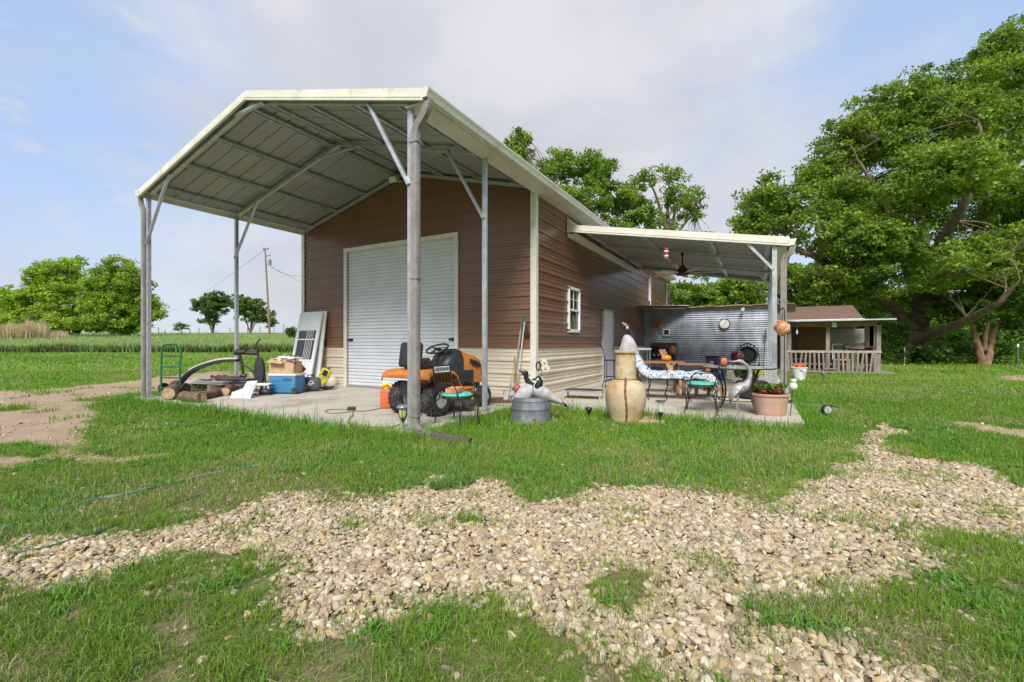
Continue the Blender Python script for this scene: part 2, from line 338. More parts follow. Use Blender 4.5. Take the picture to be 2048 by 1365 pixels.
# loose stones in the grass and on the dirt
x, y, d = scatter(1500, 1.4, 7); g, dd = masks(x, y); k = (g == 0) & ~on_slab(x, y, .1) & (fbm(x, y, 1.6, 55, 3) > .55); x, y = x[k], y[k]
V, F, c = pebbles('p', np.stack([x, y, height(x, y)+.008], -1), np.full(len(x), .020)*RNG.uniform(.6, 1.3, len(x)), 1, 99); parts.append((V, F+ci, c))
o = npmesh('river_gravel', np.vstack([p[0] for p in parts]), np.vstack([p[1] for p in parts]), peb, np.vstack([p[2] for p in parts]), smooth=True)
tag(o, 'tan and cream river gravel strewn across the driveway in the foreground', 'gravel', kind='stuff')
# ------------------------------------------------------------------ grass
def leafmat(name, col, transl=.35, rough=.55, spec=.25):
    m = bpy.data.materials.new(name); m.use_nodes = True; n = m.node_tree.nodes; l = m.node_tree.links; b = n['Principled BSDF']
    a = n.new('ShaderNodeAttribute'); a.attribute_name = 'tint'; mx = n.new('ShaderNodeMix'); mx.data_type = 'RGBA'; mx.blend_type = 'MULTIPLY'; mx.inputs[0].default_value = 1
    mx.inputs[6].default_value = (*col, 1); l.new(a.outputs['Color'], mx.inputs[7]); l.new(mx.outputs[2], b.inputs['Base Color']); b.inputs['Roughness'].default_value = rough; b.inputs['Specular IOR Level'].default_value = spec
    t = n.new('ShaderNodeBsdfTranslucent'); hs = n.new('ShaderNodeMix'); hs.data_type = 'RGBA'; hs.blend_type = 'MULTIPLY'; hs.inputs[0].default_value = 1; l.new(mx.outputs[2], hs.inputs[6]); hs.inputs[7].default_value = (1.25, 1.25, .7, 1); l.new(hs.outputs[2], t.inputs[0])
    ms = n.new('ShaderNodeMixShader'); ms.inputs[0].default_value = transl; l.new(b.outputs[0], ms.inputs[1]); l.new(t.outputs[0], ms.inputs[2]); l.new(ms.outputs[0], n['Material Output'].inputs[0]); return m
def blades(x, y, z, H, W, lean, col):
    """two-segment tapering blades -> verts, quads, colours (col per blade)"""
    n = len(x); a = RNG.uniform(0, 2*np.pi, n); dx, dy = np.cos(a), np.sin(a); b = RNG.uniform(0, 2*np.pi, n); wx, wy = np.cos(b)*W/2, np.sin(b)*W/2
    ln = np.abs(RNG.normal(0, lean, n)); P = np.stack([x, y, z], -1); up = np.array([0, 0, 1.])
    D = np.stack([dx, dy, dx*0], -1); Wv = np.stack([wx, wy, wx*0], -1)
    m1 = P+D*(ln*H*.28)[:, None]+up*(H*.55)[:, None]; h2 = np.clip(1-ln*.35, .45, 1); t = P+D*(ln*H*.95)[:, None]+up*(H*h2)[:, None]
    V = np.stack([P-Wv, P+Wv, m1+Wv*.75, m1-Wv*.75, t+Wv*.12, t-Wv*.12], 1).reshape(-1, 3)
    i = (np.arange(n)*6)[:, None]; F = np.concatenate([i+np.array([0, 1, 2, 3]), i+np.array([3, 2, 4, 5])], 0)
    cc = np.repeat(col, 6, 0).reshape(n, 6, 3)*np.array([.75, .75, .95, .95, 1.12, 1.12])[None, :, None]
    return V, F, cc.reshape(-1, 3)
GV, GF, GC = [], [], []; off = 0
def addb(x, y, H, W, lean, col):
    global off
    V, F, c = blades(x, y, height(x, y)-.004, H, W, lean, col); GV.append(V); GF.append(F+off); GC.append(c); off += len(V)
for dmin, dmax, dens, h, wd in [(1.35, 3.2, 15000, .036, .0040), (3.2, 6, 4200, .043, .0060), (6, 10, 1300, .042, .0100), (10, 18, 480, .045, .018), (18, 34, 90, .08, .035)]:
    n = int(area(dmin, dmax)*dens); x, y, d = scatter(n, dmin, dmax); g, dd = masks(x+RNG.normal(0, .09, n), y+RNG.normal(0, .09, n)); l = x*RT[0]+y*RT[1]
    cl = fbm(x, y, .16, 61, 2); cl2 = fbm(x, y, .6, 71, 3); n2 = fbm(x, y, 5., 77, 3)
    thick = sstep(d, 2.6, 4.3); p = np.clip(.25+1.5*(cl-.28)*1.6*(.45+cl2), 0, 1)*(1-thick)+(.55+.5*cl2)*thick
    p = p*(1-g)*(1-dd)+g*((fbm(x, y, .30, 81, 4) > .62)*.28)+dd*(fbm(x, y, .7, 83, 4) > .60)*.35
    k = (RNG.uniform(0, 1, n) < p) & ~on_slab(x, y, -.02) & (height(x, y) < .45); x, y, d = x[k], y[k], d[k]; cl2 = cl2[k]; cl = cl[k]; n2 = n2[k]; n = len(x)
    # long uncut grass hugging the slab and things
    edge = np.zeros(n)
    for (a, b, c_, e) in SLABS:
        dx = np.maximum(np.maximum(a-x, x-b), 0); dy = np.maximum(np.maximum(c_-y, y-e), 0); edge = np.maximum(edge, 1-sstep(np.hypot(dx, dy), .05, .75))
    lush = np.maximum(edge, sstep(fbm(x, y, 1.7, 67, 3), .52, .68)*.5*sstep(d, 4, 5))
    H = h*RNG.lognormal(0, .35, n)*(.65+.8*cl)*(1+.7*edge)*(1+1.15*lush*sstep(d, 4.0, 5)); W = wd*RNG.uniform(.7, 1.4, n)
    c = np.array([.165, .315, .034])*(.7+.1*cl2[:, None]+RNG.uniform(-.15, .1, (n, 1)))*(.9+.5*RNG.uniform(0, 1, (n, 1)))
    yel = np.clip((n2-.32)*2.2, 0, 1)[:, None]; c = c*(1-yel*.7)+np.array([.27, .43, .045])*yel*.7
    c = c*(1-lush[:, None]*.5)+np.array([.10, .285, .022])*lush[:, None]*.5*1.1
    dry = ((RNG.uniform(0, 1, n) < .07+.36*sstep(fbm(x, y, 1.1, 87, 3), .48, .68))*(1-edge)*.85)[:, None]; c = c*(1-dry)+np.array([.42, .38, .20])*dry
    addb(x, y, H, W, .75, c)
n = int(area(1.35, 4.6)*2600); x, y, d = scatter(n, 1.35, 4.6); g, dd = masks(x+RNG.normal(0, .12, n), y+RNG.normal(0, .12, n)); k = ((g == 0) | (RNG.uniform(0, 1, n) < .12)) & ~on_slab(x, y); x, y = x[k], y[k]; n = len(x)   # flat straw and clippings
addb(x, y, .030*RNG.uniform(.5, 1.6, n), np.full(n, .0032), 2.6, np.array([.42, .36, .20])*RNG.uniform(.45, 1.15, (n, 1)))
n = int(area(1.35, 7)*260); x, y, d = scatter(n, 1.35, 7); g, dd = masks(x, y); k = (g == 0) & (dd == 0) & ~on_slab(x, y) & (fbm(x, y, .5, 143, 3) > .52); x, y = x[k], y[k]   # broader weed leaves in clumps
for q in range(7): m_ = len(x); addb(x+RNG.normal(0, .018, m_), y+RNG.normal(0, .018, m_), .055*RNG.uniform(.6, 1.4, m_), np.full(m_, .011), 1.1, np.array([.13, .29, .045])*RNG.uniform(.7, 1.3, (m_, 1)))
# rosette weeds in the near grass and gravel
for u, v, r in [(905, 972, .13), (880, 976, .10), (935, 966, .08), (915, 956, .10)]:
    p = G(u, v, GZ); n = int(260*r/.3)+40; a = RNG.uniform(0, 6.28, n); q = r*np.sqrt(RNG.uniform(0, 1, n))
    addb(p.x+q*np.cos(a), p.y+q*np.sin(a), .04+.09*RNG.uniform(0, 1, n), np.full(n, .009), 1.2, np.array([.15, .27, .06])*RNG.uniform(.8, 1.25, (n, 1)))
gmat = leafmat('grass_blade', (1, 1, 1), .3)
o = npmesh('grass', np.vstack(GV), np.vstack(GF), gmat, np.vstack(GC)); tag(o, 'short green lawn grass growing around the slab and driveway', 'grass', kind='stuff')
# uncut field grass beyond the mown lawn on the left
x = []; y = []
n = 110000; d = 32.2+RNG.exponential(9, n); l = -RNG.uniform(.30, 1.35, n)*d; k = d < 95; d, l = d[k], l[k]
x = d*FW[0]+l*RT[0]; y = d*FW[1]+l*RT[1]; n = len(x)
fr = fbm(x, y, 2.5, 15, 3); H = (.35+.4*fr)*RNG.uniform(.7, 1.3, n); c = np.array([.24, .38, .12])*(.7+.6*fr[:, None]); dr = (RNG.uniform(0, 1, n) < .3)[:, None]
c = np.where(dr, np.array([.38, .42, .20]), c); red = ((d < 33.6) & (fbm(x, y, 3., 18, 2) > .55) & (RNG.uniform(0, 1, n) < .4))[:, None]; c = np.where(red, np.array([.15, .13, .06]), c); c = np.where(((d < 33.2) & (RNG.uniform(0, 1, n) < .6))[:, None], np.array([.07, .12, .03]), c)
V, F, cc = blades(x, y, height(x, y)-.02, H, np.full(n, .05), .5, c)
o = npmesh('field_grass', V, F, gmat, cc); tag(o, 'tall uncut grass and wild flowers of the field beyond the mown lawn', 'field grass', kind='stuff')
# ================================================================== metal building with its carport end
XC = -7.62; XL, XR = -11.50, -4.10; YF, YB, Y0 = 8.33, 23.0, 4.52
brown = mat('brown_siding', (.205, .103, .064), .27, var=.05, scale=.7, dirt=(.24, .13, .088), dirt_amt=.2, dirt_scale=1.2, spec=.45)
beige = mat('beige_siding', (.67, .605, .47), .45, var=.05, scale=1.2, dirt=(.52, .44, .31), dirt_amt=.1, dirt_scale=1.6)
trim = mat('beige_trim', (.70, .67, .59), .42, var=.05, scale=3, dirt=(.40, .33, .2), dirt_amt=.15, dirt_scale=5)
galv = mat('galvanised_steel', (.50, .515, .54), .42, .55, var=.12, scale=9, dirt=(.33, .34, .35), dirt_amt=.3, dirt_scale=12)
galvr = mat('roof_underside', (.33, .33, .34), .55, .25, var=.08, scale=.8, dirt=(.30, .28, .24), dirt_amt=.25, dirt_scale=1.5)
spout = mat('downspout_brown', (.27, .24, .23), .38, var=.12, scale=4, dirt=(.20, .16, .145), dirt_amt=.35, dirt_scale=8)
rollm = mat('rollup_door', (.64, .67, .71), .42, var=.04, scale=2, dirt=(.6, .6, .6), dirt_amt=.0, dirt_scale=2)
white = mat('white_paint', (.78, .79, .80), .45, var=.05, scale=5, dirt=(.5, .48, .44), dirt_amt=.2, dirt_scale=6)
black = mat('black_iron', (.018, .018, .018), .5, var=.3, scale=20)
glass = mat('window_glass', (.03, .035, .04), .06, var=.1, spec=.8)
def zroof(x): return 5.28-.262*abs(x-XC)
B = thing('metal_building', 'brown and beige ribbed metal barn with open gabled carport front and white roll up door', 'metal building', (XR, YF, 0))
PITCH = .2735; Z0 = 1.046
PROF = [(0, 0), (.002, .030), (.036, .030), (.056, 0), (.112, 0), (.113, .010), (.130, .010), (.136, 0), (.188, 0), (.189, .010), (.206, .010), (.212, 0), (.2735, 0)]
def siding(mb, a0, a1, z0, z1, place, lim=None):
    """ribbed sheet from a0 to a1 along the wall between z0 and z1; place(a, z, off) -> point"""
    zs = []
    k = int(math.floor((z0-Z0)/PITCH))-1
    while Z0+k*PITCH < z1:
        for p, o in PROF[:-1]: zs.append((Z0+k*PITCH+p, o))
        k += 1
    zs.append((Z0+k*PITCH, 0)); pts = []
    for i in range(len(zs)-1):
        (za, oa), (zb, ob) = zs[i], zs[i+1]
        if zb <= z0 or za >= z1: continue
        if za < z0: oa = oa+(ob-oa)*(z0-za)/(zb-za); za = z0
        if zb > z1: ob = oa+(ob-oa)*(z1-za)/(zb-za); zb = z1
        l0, h0 = (a0, a1) if not lim else (max(a0, lim(za)[0]), min(a1, lim(za)[1])); l1, h1 = (a0, a1) if not lim else (max(a0, lim(zb)[0]), min(a1, lim(zb)[1]))
        if h1-l1 < .01: h1 = l1 = (h1+l1)/2
        if h0-l0 < .01: continue
        mb.add([place(l0, za, oa), place(h0, za, oa), place(h1, zb, ob), place(l1, zb, ob)], [(0, 1, 2, 3)])
fr = lambda a, z, o: (a, YF-o, z); rr = lambda a, z, o: (XR+o, a, z); bk = lambda a, z, o: (a, YB+o, z); lf = lambda a, z, o: (XL-o, a, z)
gl = lambda z: (XC-max(0, (5.27-z))/.262, XC+max(0, (5.27-z))/.262)
DL, DR, DT = -9.77, -6.02, 3.68
for nm, mt, za, zb in (('gable_siding', brown, Z0, 5.27), ('gable_wainscot', beige, 0.0, Z0)):
    for x_0, x_1 in ((XL, DL+.02), (DR-.02, XR)):
        if mt is beige or x_0 == XL: s = MB()
        siding(s, x_0, x_1, za, zb, fr, gl)
        if mt is beige: s.build(nm, mt, B, world=True)
    if mt is brown: siding(s, DL+.02, DR-.02, DT-.03, zb, fr, gl); s.build(nm, mt, B, world=True)
WY0, WY1, WZ0, WZ1 = 10.12, 10.88, 1.44, 2.52; SY0, SY1, ST = 12.80, 13.85, 2.15
for nm, mt, za, zb in (('side_siding', brown, Z0, 4.28), ('side_wainscot', beige, 0.0, Z0)):
    s = MB()
    if mt is beige: siding(s, YF, SY0, za, zb, rr); siding(s, SY1, YB, za, zb, rr)
    else:
        siding(s, YF, WY0, za, zb, rr); siding(s, WY0, WY1, za, WZ0, rr); siding(s, WY0, WY1, WZ1, zb, rr); siding(s, WY1, SY0, za, zb, rr); siding(s, SY0, SY1, ST, zb, rr); siding(s, SY1, YB, za, zb, rr)
    s.build(nm, mt, B, world=True)
s = MB(); siding(s, XL, XR, 0, 5.27, bk, gl); siding(s, YF, YB, 0, 4.28, lf); s.build('rear_siding', brown, B, world=True)
# inner liner so nothing shines through the sheets
s = MB(); 
s.add([(XL+.05, YF+.05, 0), (XL+.05, YB-.05, 0), (XL+.05, YB-.05, 4.25), (XL+.05, YF+.05, 4.25)], [(0, 1, 2, 3)]); s.build('inner_wall', galvr, B, world=True)
# corner trims, base angle
for x, y, sx in ((XR, YF, 1), (XL, YF, -1), (XR, YB, 1), (XL, YB, -1)):
    s = MB(); sy = -1 if y == YF else 1
    s.prism([(x-sx*.08, y+sy*.036), (x+sx*.046, y+sy*.036), (x+sx*.046, y-sy*.08), (x+sx*.034, y-sy*.08), (x+sx*.034, y+sy*.026), (x-sx*.08, y+sy*.026)], 4.26, 'XY', .03); s.build('corner_trim', trim, B, world=True)
s = MB()
for k in range(9):
    for (x, y) in ((XR-.035, YF-.042), (XR+.048, YF+.045)): s.lathe([(.008, -.004), (.008, .004), (.003, .007)], 6, c=(x, y, .2+k*.52))
# roll-up door with jambs
tag(s.build('trim_screw', galv, B, world=True), kind='stuff')
s = MB(); s.box((DL+.05, YF-.03, DT/2), (.10, .05, DT)); s.box((DR-.05, YF-.03, DT/2), (.10, .05, DT)); s.box(((DL+DR)/2, YF-.032, DT-.05), (DR-DL+.004, .054, .10)); s.build('door_trim', trim, B, world=True, bevel=.004)
rd = MB(); z = .05; pts = []
while z < DT-.1:
    pts += [(z, 0), (z+.004, .024), (z+.058, .020), (z+.076, 0)]; z += .0875
vs = []; fs = []
for z, o in pts: vs += [(DL+.1, YF+.035-o, z), (DR-.1, YF+.035-o, z)]
for i in range(len(pts)-1): fs.append((2*i, 2*i+1, 2*i+3, 2*i+2))
rd.add(vs, fs); RD = rd.build('rollup_door', rollm, B, world=True)
def sub(mb, name, mt, parent, **k):             # sub-part of a part of B, given in world coordinates
    mb.v = [v-B.location for v in mb.v]; return mb.build(name, mt, parent, **k)
s = MB(); s.box(((DL+DR)/2, YF+.02, .03), (DR-DL-.2, .05, .06)); sub(s, 'bottom_bar', galv, RD)
for x in (DL+.19, DR-.19):
    s = MB(); s.box((x, YF+.005, 1.24), (.20, .03, .05)); s.box((x+.03, YF-.014, 1.24), (.06, .022, .08)); sub(s, 'door_latch', black, RD, bevel=.004)
# window
s = MB(); X = XR+.02
for (a, b, c_, d) in ((WY0, WY0+.055, WZ0, WZ1), (WY1-.055, WY1, WZ0, WZ1), (WY0, WY1, WZ0-.02, WZ0+.055), (WY0, WY1, WZ1-.055, WZ1+.01)): s.box((X, (a+b)/2, (c_+d)/2), (.075, b-a, d-c_))
s.box((X-.005, (WY0+WY1)/2, 1.97), (.055, WY1-WY0-.1, .05))
WF = s.build('window', white, B, world=True, bevel=.004)
s = MB(); s.box((XR+.002, (WY0+WY1)/2, (WZ0+WZ1)/2), (.012, WY1-WY0-.08, WZ1-WZ0-.07)); sub(s, 'pane', glass, WF)
s = MB()
s.box((XR+.014, (WY0+WY1)/2, 2.22), (.014, .018, .5)); s.box((XR+.013, (WY0+WY1)/2, 2.23), (.012, WY1-WY0-.1, .018)); sub(s, 'muntin', white, WF)
s = MB()
for i in range(26):
    a = RNG.uniform(0, 6.28); p = Vector((XR+.018, WY0+.30+RNG.uniform(-.14, .14), 1.52+RNG.uniform(0, .3))); s.box(p, (.004, .02, .09), rot=(RNG.uniform(-.9, .9), 0, 0))
sub(s, 'sill_plant', mat('sill_plant', (.10, .19, .03), .6), WF)
# side door
s = MB(); s.box((XR+.012, (SY0+SY1)/2, ST/2+.01), (.04, SY1-SY0-.09, ST-.06)); SD = s.build('side_door', mat('door_white', (.74, .75, .79), .4, var=.04, scale=2), B, world=True, bevel=.004)
s = MB(); s.lathe([(.015, 0), (.015, .03), (.032, .045), (.032, .07), (.01, .085)], 14, axis='X', c=(XR+.03, SY1-.14, 1.0)); sub(s, 'knob', galv, SD, smooth=True)
s = MB()
for (a, b, c_, d) in ((SY0, SY0+.05, 0, ST), (SY1-.05, SY1, 0, ST), (SY0, SY1, ST-.05, ST+.01)): s.box((XR+.022, (a+b)/2, (c_+d)/2), (.07, b-a, d-c_))
sub(s, 'door_jamb', mat('jamb_grey', (.46, .46, .47), .5), SD)
# roof: ribbed sheets running up the slope
RY0, RY1 = Y0-.08, YB+.25; XE = 3.84
def roof_sheet(mb, sgn, up, thick=.012):
    prof = []; y = RY0
    while y < RY1:
        prof += [(y, 0), (y+.262, 0), (y+.272, .02), (y+.292, .02), (y+.302, 0)]; y += .302
    vs = []; fs = []
    for y, o in prof:
        y = min(y, RY1); vs += [(XC, y, 5.28+.10+o), (XC+sgn*XE, y, 5.28+.10-.262*XE+o)]
    n = len(prof)
    for i in range(n-1): fs.append((2*i, 2*i+1, 2*i+3, 2*i+2))
    mb.add(vs, fs)
s = MB(); roof_sheet(s, 1, 0); roof_sheet(s, -1, 0); RF = s.build('roof', galvr, B, world=True)
s = MB(); s.prism([(XC-.2, 5.28+.10-.052+.026), (XC, 5.28+.128), (XC+.2, 5.28+.10-.052+.026), (XC+.2, 5.28+.065+.02), (XC, 5.28+.118), (XC-.2, 5.28+.065+.02)], RY1-RY0, 'XZ', RY0); sub(s, 'ridge_cap', mat('ridge_dark', (.05, .042, .04), .7), RF)
# frames (bow, purlins, posts, braces)
def bow(y, w=.07):
    for sg in (-1, 1):
        s = MB(); s.bar((XC, y, 5.28+.005), (XC+sg*3.68, y, 5.28+.005-.262*3.68), w, w, up=(0, 1, 0)); s.build('rafter', galv, B, world=True)
for y in (Y0+.03, 6.37, YF-.08): bow(y)
for x in (-11.05, -10.0, -8.92, -7.83, -7.41, -6.42, -5.34, -4.4):
    s = MB(); z = 5.28-.262*abs(x-XC)+.068
    s.box((x, (Y0+YF)/2, z), (.085, YF-Y0-.02, .05)); s.box((x-.04, (Y0+YF)/2, z-.01), (.02, YF-Y0-.02, .08)); s.build('purlin', galv, B, world=True)
for x, ys in ((-4.07, (Y0+.03, 6.37)), (-11.36, (Y0+.03, 6.37))):
    for y in ys:
        s = MB(); zt = 5.28-.262*3.70; s.box((x, y, zt/2+.01), (.07, .07, zt-.02)); s.box((x+.036*(1 if x > XC else -1), y, zt/2), (.008, .034, zt-.1)); P_ = s.build('post', galv, B, world=True, bevel=.004)
        s = MB(); s.box((x, y, .006), (.16, .13, .012)); sub(s, 'base_plate', galv, P_)
def brace(p, q, w=.05):
    s = MB(); s.bar(p, q, w, .045, up=(0, 1, 0)); s.bar(Vector(p)+Vector((0, -.026, 0)), Vector(q)+Vector((0, -.026, 0)), w*.45, .008, up=(0, 1, 0)); s.build('brace', galv, B, world=True)
y = Y0+.01
for y in (Y0-.01, 6.33):
    for sg in (-1, 1):
        xp = -4.07 if sg > 0 else -11.36; xr = XC+sg*2.78; brace((xp, y, 3.25), (xr, y, zroof(xr)-.0))
    brace((XC-.62, y, zroof(XC-.62)-.02), (XC+.62, y, zroof(XC+.62)-.02), .04) if y > 6 else brace((XC-.42, y-.02, zroof(XC-.42)-.03), (XC+.42, y-.02, zroof(XC+.42)-.03), .045)
# gable fascia: two boards with a lip, gutters, soffit
for sg in (-1, 1):
    s = MB()
    for (a, b, yy, th) in ((.0, .165, RY0-.012, .024), (.0, .026, RY0-.034, .020), (.045, .062, RY0-.030, .012)):
        p = [(XC, 5.28+a-.02), (XC+sg*3.87, 5.28+a-.02-.262*3.93), (XC+sg*3.87, 5.28+b-.02-.262*3.93), (XC, 5.28+b-.02)]; s.prism(p, th, 'XZ', yy-th/2)
    s.build('fascia', trim, B, world=True)
    s = MB(); x = XC+sg*3.84; p = [(0, -.0), (sg*.10, 0), (sg*.115, .055), (sg*.135, .10), (sg*.135, .12), (sg*.125, .12), (sg*.105, .06), (sg*.092, .01), (0, .01)]
    s.prism([(x+a, 4.262+b) for a, b in p], RY1-RY0+.06, 'XZ', RY0-.03); s.box((x+sg*.012, (RY0+RY1)/2, 4.325), (.02, RY1-RY0, .125)); GT = s.build('gutter', trim, B, world=True)
    s = MB(); s.prism([(x+a, 4.262+b) for a, b in ((0, 0), (sg*.10, 0), (sg*.115, .055), (sg*.135, .12), (0, .12))], .012, 'XZ', RY0-.044); sub(s, 'gutter_cap', trim, GT)
    s = MB(); xi = XR if sg > 0 else XL+.02; s.box(((x+xi)/2, (RY0+RY1)/2, 4.255), (abs(x-xi)-.004, RY1-RY0-.05, .012)); s.build('soffit', trim, B, world=True)
def spoutpath(mb, pts, wd=.115, dp=.085):
    """rectangular downspout swept along points"""
    pts = [Vector(p) for p in pts]; vs = []; fs = []; m = len(pts)
    for i, p in enumerate(pts):
        t = (pts[min(i+1, m-1)]-pts[max(i-1, 0)]).normalized(); x = Vector((0, 1, 0)) if abs(t.y) < .8 else Vector((1, 0, 0)); x = (x-t*x.dot(t)).normalized(); y = t.cross(x)
        vs += [p+x*i_*dp/2+y*j_*wd/2 for i_, j_ in ((-1, -1), (-.3, -1.12), (.3, -1.12), (1, -1), (1, 1), (.3, 1.12), (-.3, 1.12), (-1, 1))]
    for i in range(m-1):
        for k in range(8): fs.append((i*8+k, i*8+(k+1) % 8, i*8+8+(k+1) % 8, i*8+8+k))
    mb.add(vs, fs)
def curve(a, b, c_, d, n=8):
    a, b, c_, d = map(Vector, (a, b, c_, d)); return [a*(1-t)**3+b*3*t*(1-t)**2+c_*3*t*t*(1-t)+d*t**3 for t in [i/n for i in range(n+1)]]
gx = XC+3.90; y = Y0-.05; px_ = XR+.15
s = MB(); spoutpath(s, curve((gx, y, 4.27), (gx, y, 4.0), (px_, y+.03, 4.08), (px_, y+.03, 3.82), 12)+[Vector((px_, y+.03, 2.5)), Vector((px_, y+.03, .16))]+curve((px_, y+.03, .16), (px_, y+.03, .02), (px_+.04, y-.0, .0), (px_+.24, y-.02, -.02), 6)+[Vector((px_+.38, y-.03, -.028))], .10, .08)
DS = s.build('downspout', spout, B, world=True, solid=.004)
s = MB(); spoutpath(s, [Vector((px_+.34, y-.03, -.024)), Vector((px_+.65, y-.05, -.038)), Vector((px_+.92, y-.04, -.045))], .105, .078); sub(s, 'spout_extension', mat('spout_dark', (.13, .105, .095), .5, var=.2), DS, solid=.005)
s = MB(); 
for zz in (3.78, .20, 2.0): s = MB(); s.box((px_, y+.03, zz), (.14, .10, .02)); sub(s, 'spout_strap', spout, DS)
gx = XC-3.90; px_ = -11.46
s = MB(); spoutpath(s, curve((gx, y, 4.27), (gx, y, 4.0), (px_, y+.03, 4.12), (px_, y+.03, 3.85), 10)+[Vector((px_, y+.03, 2.5)), Vector((px_, y+.03, -.05))], .08, .07); s.build('downspout', spout, B, world=True, solid=.004)
# white vent pipe and wires on the far part of the side wall
s = MB(); q = PX(1301, 600, XR+.06); 
s.tube([(XR+.06, q.y, 2.5), (XR+.06, q.y, 3.95)], .022, 8); s.tube([(XR+.06, q.y-.25, 2.9), (XR+.06, q.y-.25, 3.7)], .035, 8); s.box((XR+.05, q.y-.25, 3.72), (.07, .12, .16)); s.build('conduit', white, B, world=True)
# security light high on the gable
p = PY(788, 359, YF-.24); t_ = thing('wall_light', 'small beige security light box high on the brown gable wall', 'wall light', (p.x, YF, p.z))
s = MB(); s.rbox((0, -.24, 0), (.22, .14, .14), .02, rot=(.35, 0, 0)); s.build('lamp_housing', trim, t_); s = MB(); s.box((0, -.09, .02), (.06, .18, .06)); s.build('bracket', trim, t_)
# ================================================================== patio cover
PC = thing('patio_cover', 'lean to patio roof of beige fascia and grey metal sheets beside the barn', 'patio cover', (XR, 10.07, 0))
PF, PB, PXE, PZ, PS = 10.07, 16.25, .46, 3.84, .18
def pz(x): return PZ-PS*(x-XR)
s = MB(); prof = []; y = PF
while y < PB: prof += [(y, 0), (y+.262, 0), (y+.272, .018), (y+.292, .018), (y+.302, 0)]; y += .302
vs = []; fs = []
for y, o in prof: y = min(y, PB); vs += [(XR+.03, y, pz(XR)+.115+o), (PXE, y, pz(PXE)+.115+o)]
for i in range(len(prof)-1): fs.append((2*i, 2*i+1, 2*i+3, 2*i+2))
s.add(vs, fs); s.build('roof', galvr, PC, world=True)
for y in (PF+.08, 12.15, 14.15, PB-.08):
    s = MB(); s.bar((XR+.05, y, pz(XR)+.03), (PXE-.04, y, pz(PXE)+.03), .065, .065, up=(0, 1, 0)); s.build('rafter', galv, PC, world=True)
for x in (-3.7, -2.35, -.97, .12):
    s = MB(); s.box((x, (PF+PB)/2, pz(x)+.088), (.09, PB-PF-.05, .04)); s.box((x-.04, (PF+PB)/2, pz(x)+.078), (.015, PB-PF-.05, .06)); s.build('purlin', galv, PC, world=True)
s = MB()
for (a, b, yy, th) in ((-.01, .165, PF-.012, .024), (-.01, .018, PF-.034, .020), (.035, .05, PF-.030, .012)): s.prism([(XR+.02, pz(XR)+a), (PXE+.02, pz(PXE)+a), (PXE+.02, pz(PXE)+b), (XR+.02, pz(XR)+b)], th, 'XZ', yy-th/2)
s.build('fascia', trim, PC, world=True)
s = MB(); s.prism([(XR+.02, pz(XR)-.01), (PXE+.02, pz(PXE)-.01), (PXE+.02, pz(PXE)+.165), (XR+.02, pz(XR)+.165)], .024, 'XZ', PB); s.build('fascia', trim, PC, world=True)
s = MB(); s.box((XR+.05, (PF+PB)/2, pz(XR)-.02), (.05, PB-PF, .24)); s.box((XR+.16, (PF+PB)/2, pz(XR)-.08), (.20, PB-PF, .012)); s.prism([(XR+.022, pz(XR)+.16), (XR+.17, pz(XR)+.15), (XR+.022, pz(XR)+.33)], PB-PF, 'XZ', PF-.02); s.build('ledger_trim', trim, PC, world=True)
x = PXE; z = pz(PXE)+.0
s = MB(); s.prism([(x+a, z+b) for a, b in ((0, 0), (.09, 0), (.105, .05), (.13, .12), (.12, .12), (.095, .055), (.08, .01), (0, .01))], PB-PF+.04, 'XZ', PF-.03); s.box((x+.01, (PF+PB)/2, z+.06), (.02, PB-PF, .12)); s.prism([(x, z), (x+.09, z), (x+.13, z+.12), (x, z+.12)], .012, 'XZ', PF-.042); s.box((x-.13, (PF+PB)/2, z-.005), (.24, PB-PF-.04, .01)); s.build('gutter', trim, PC, world=True)
PPX = .23
for y in (PF+.08, 13.15, PB-.08):
    s = MB(); zt = pz(PPX); s.box((PPX, y, zt/2), (.085, .085, zt)); P_ = s.build('post', galv, PC, world=True, bevel=.004)
    s = MB(); s.box((PPX, y, .007), (.18, .15, .014)); s.v = [v-PC.location for v in s.v]; s.build('base_plate', galv, P_)
    s = MB(); s.bar((PPX-.02, y-.04, pz(PPX)-.47), (PPX-.50, y-.04, pz(PPX-.50)+.03), .05, .045, up=(0, 1, 0)); s.build('brace', galv, PC, world=True)
s = MB(); y = PF+.02; spoutpath(s, curve((x+.07, y, z+.02), (x+.07, y, z-.22), (PPX+.15, y+.06, z-.10), (PPX+.15, y+.06, z-.34), 10)+[Vector((PPX+.15, y+.06, 1.5)), Vector((PPX+.15, y+.06, .12))]+curve((PPX+.15, y+.06, .12), (PPX+.15, y+.06, .0), (PPX+.2, y+.03, -.02), (PPX+.35, y-.02, -.03), 5)+[Vector((PPX+1.0, y-.25, -.05))], .10, .075); s.build('downspout', spout, PC, world=True, solid=.004)
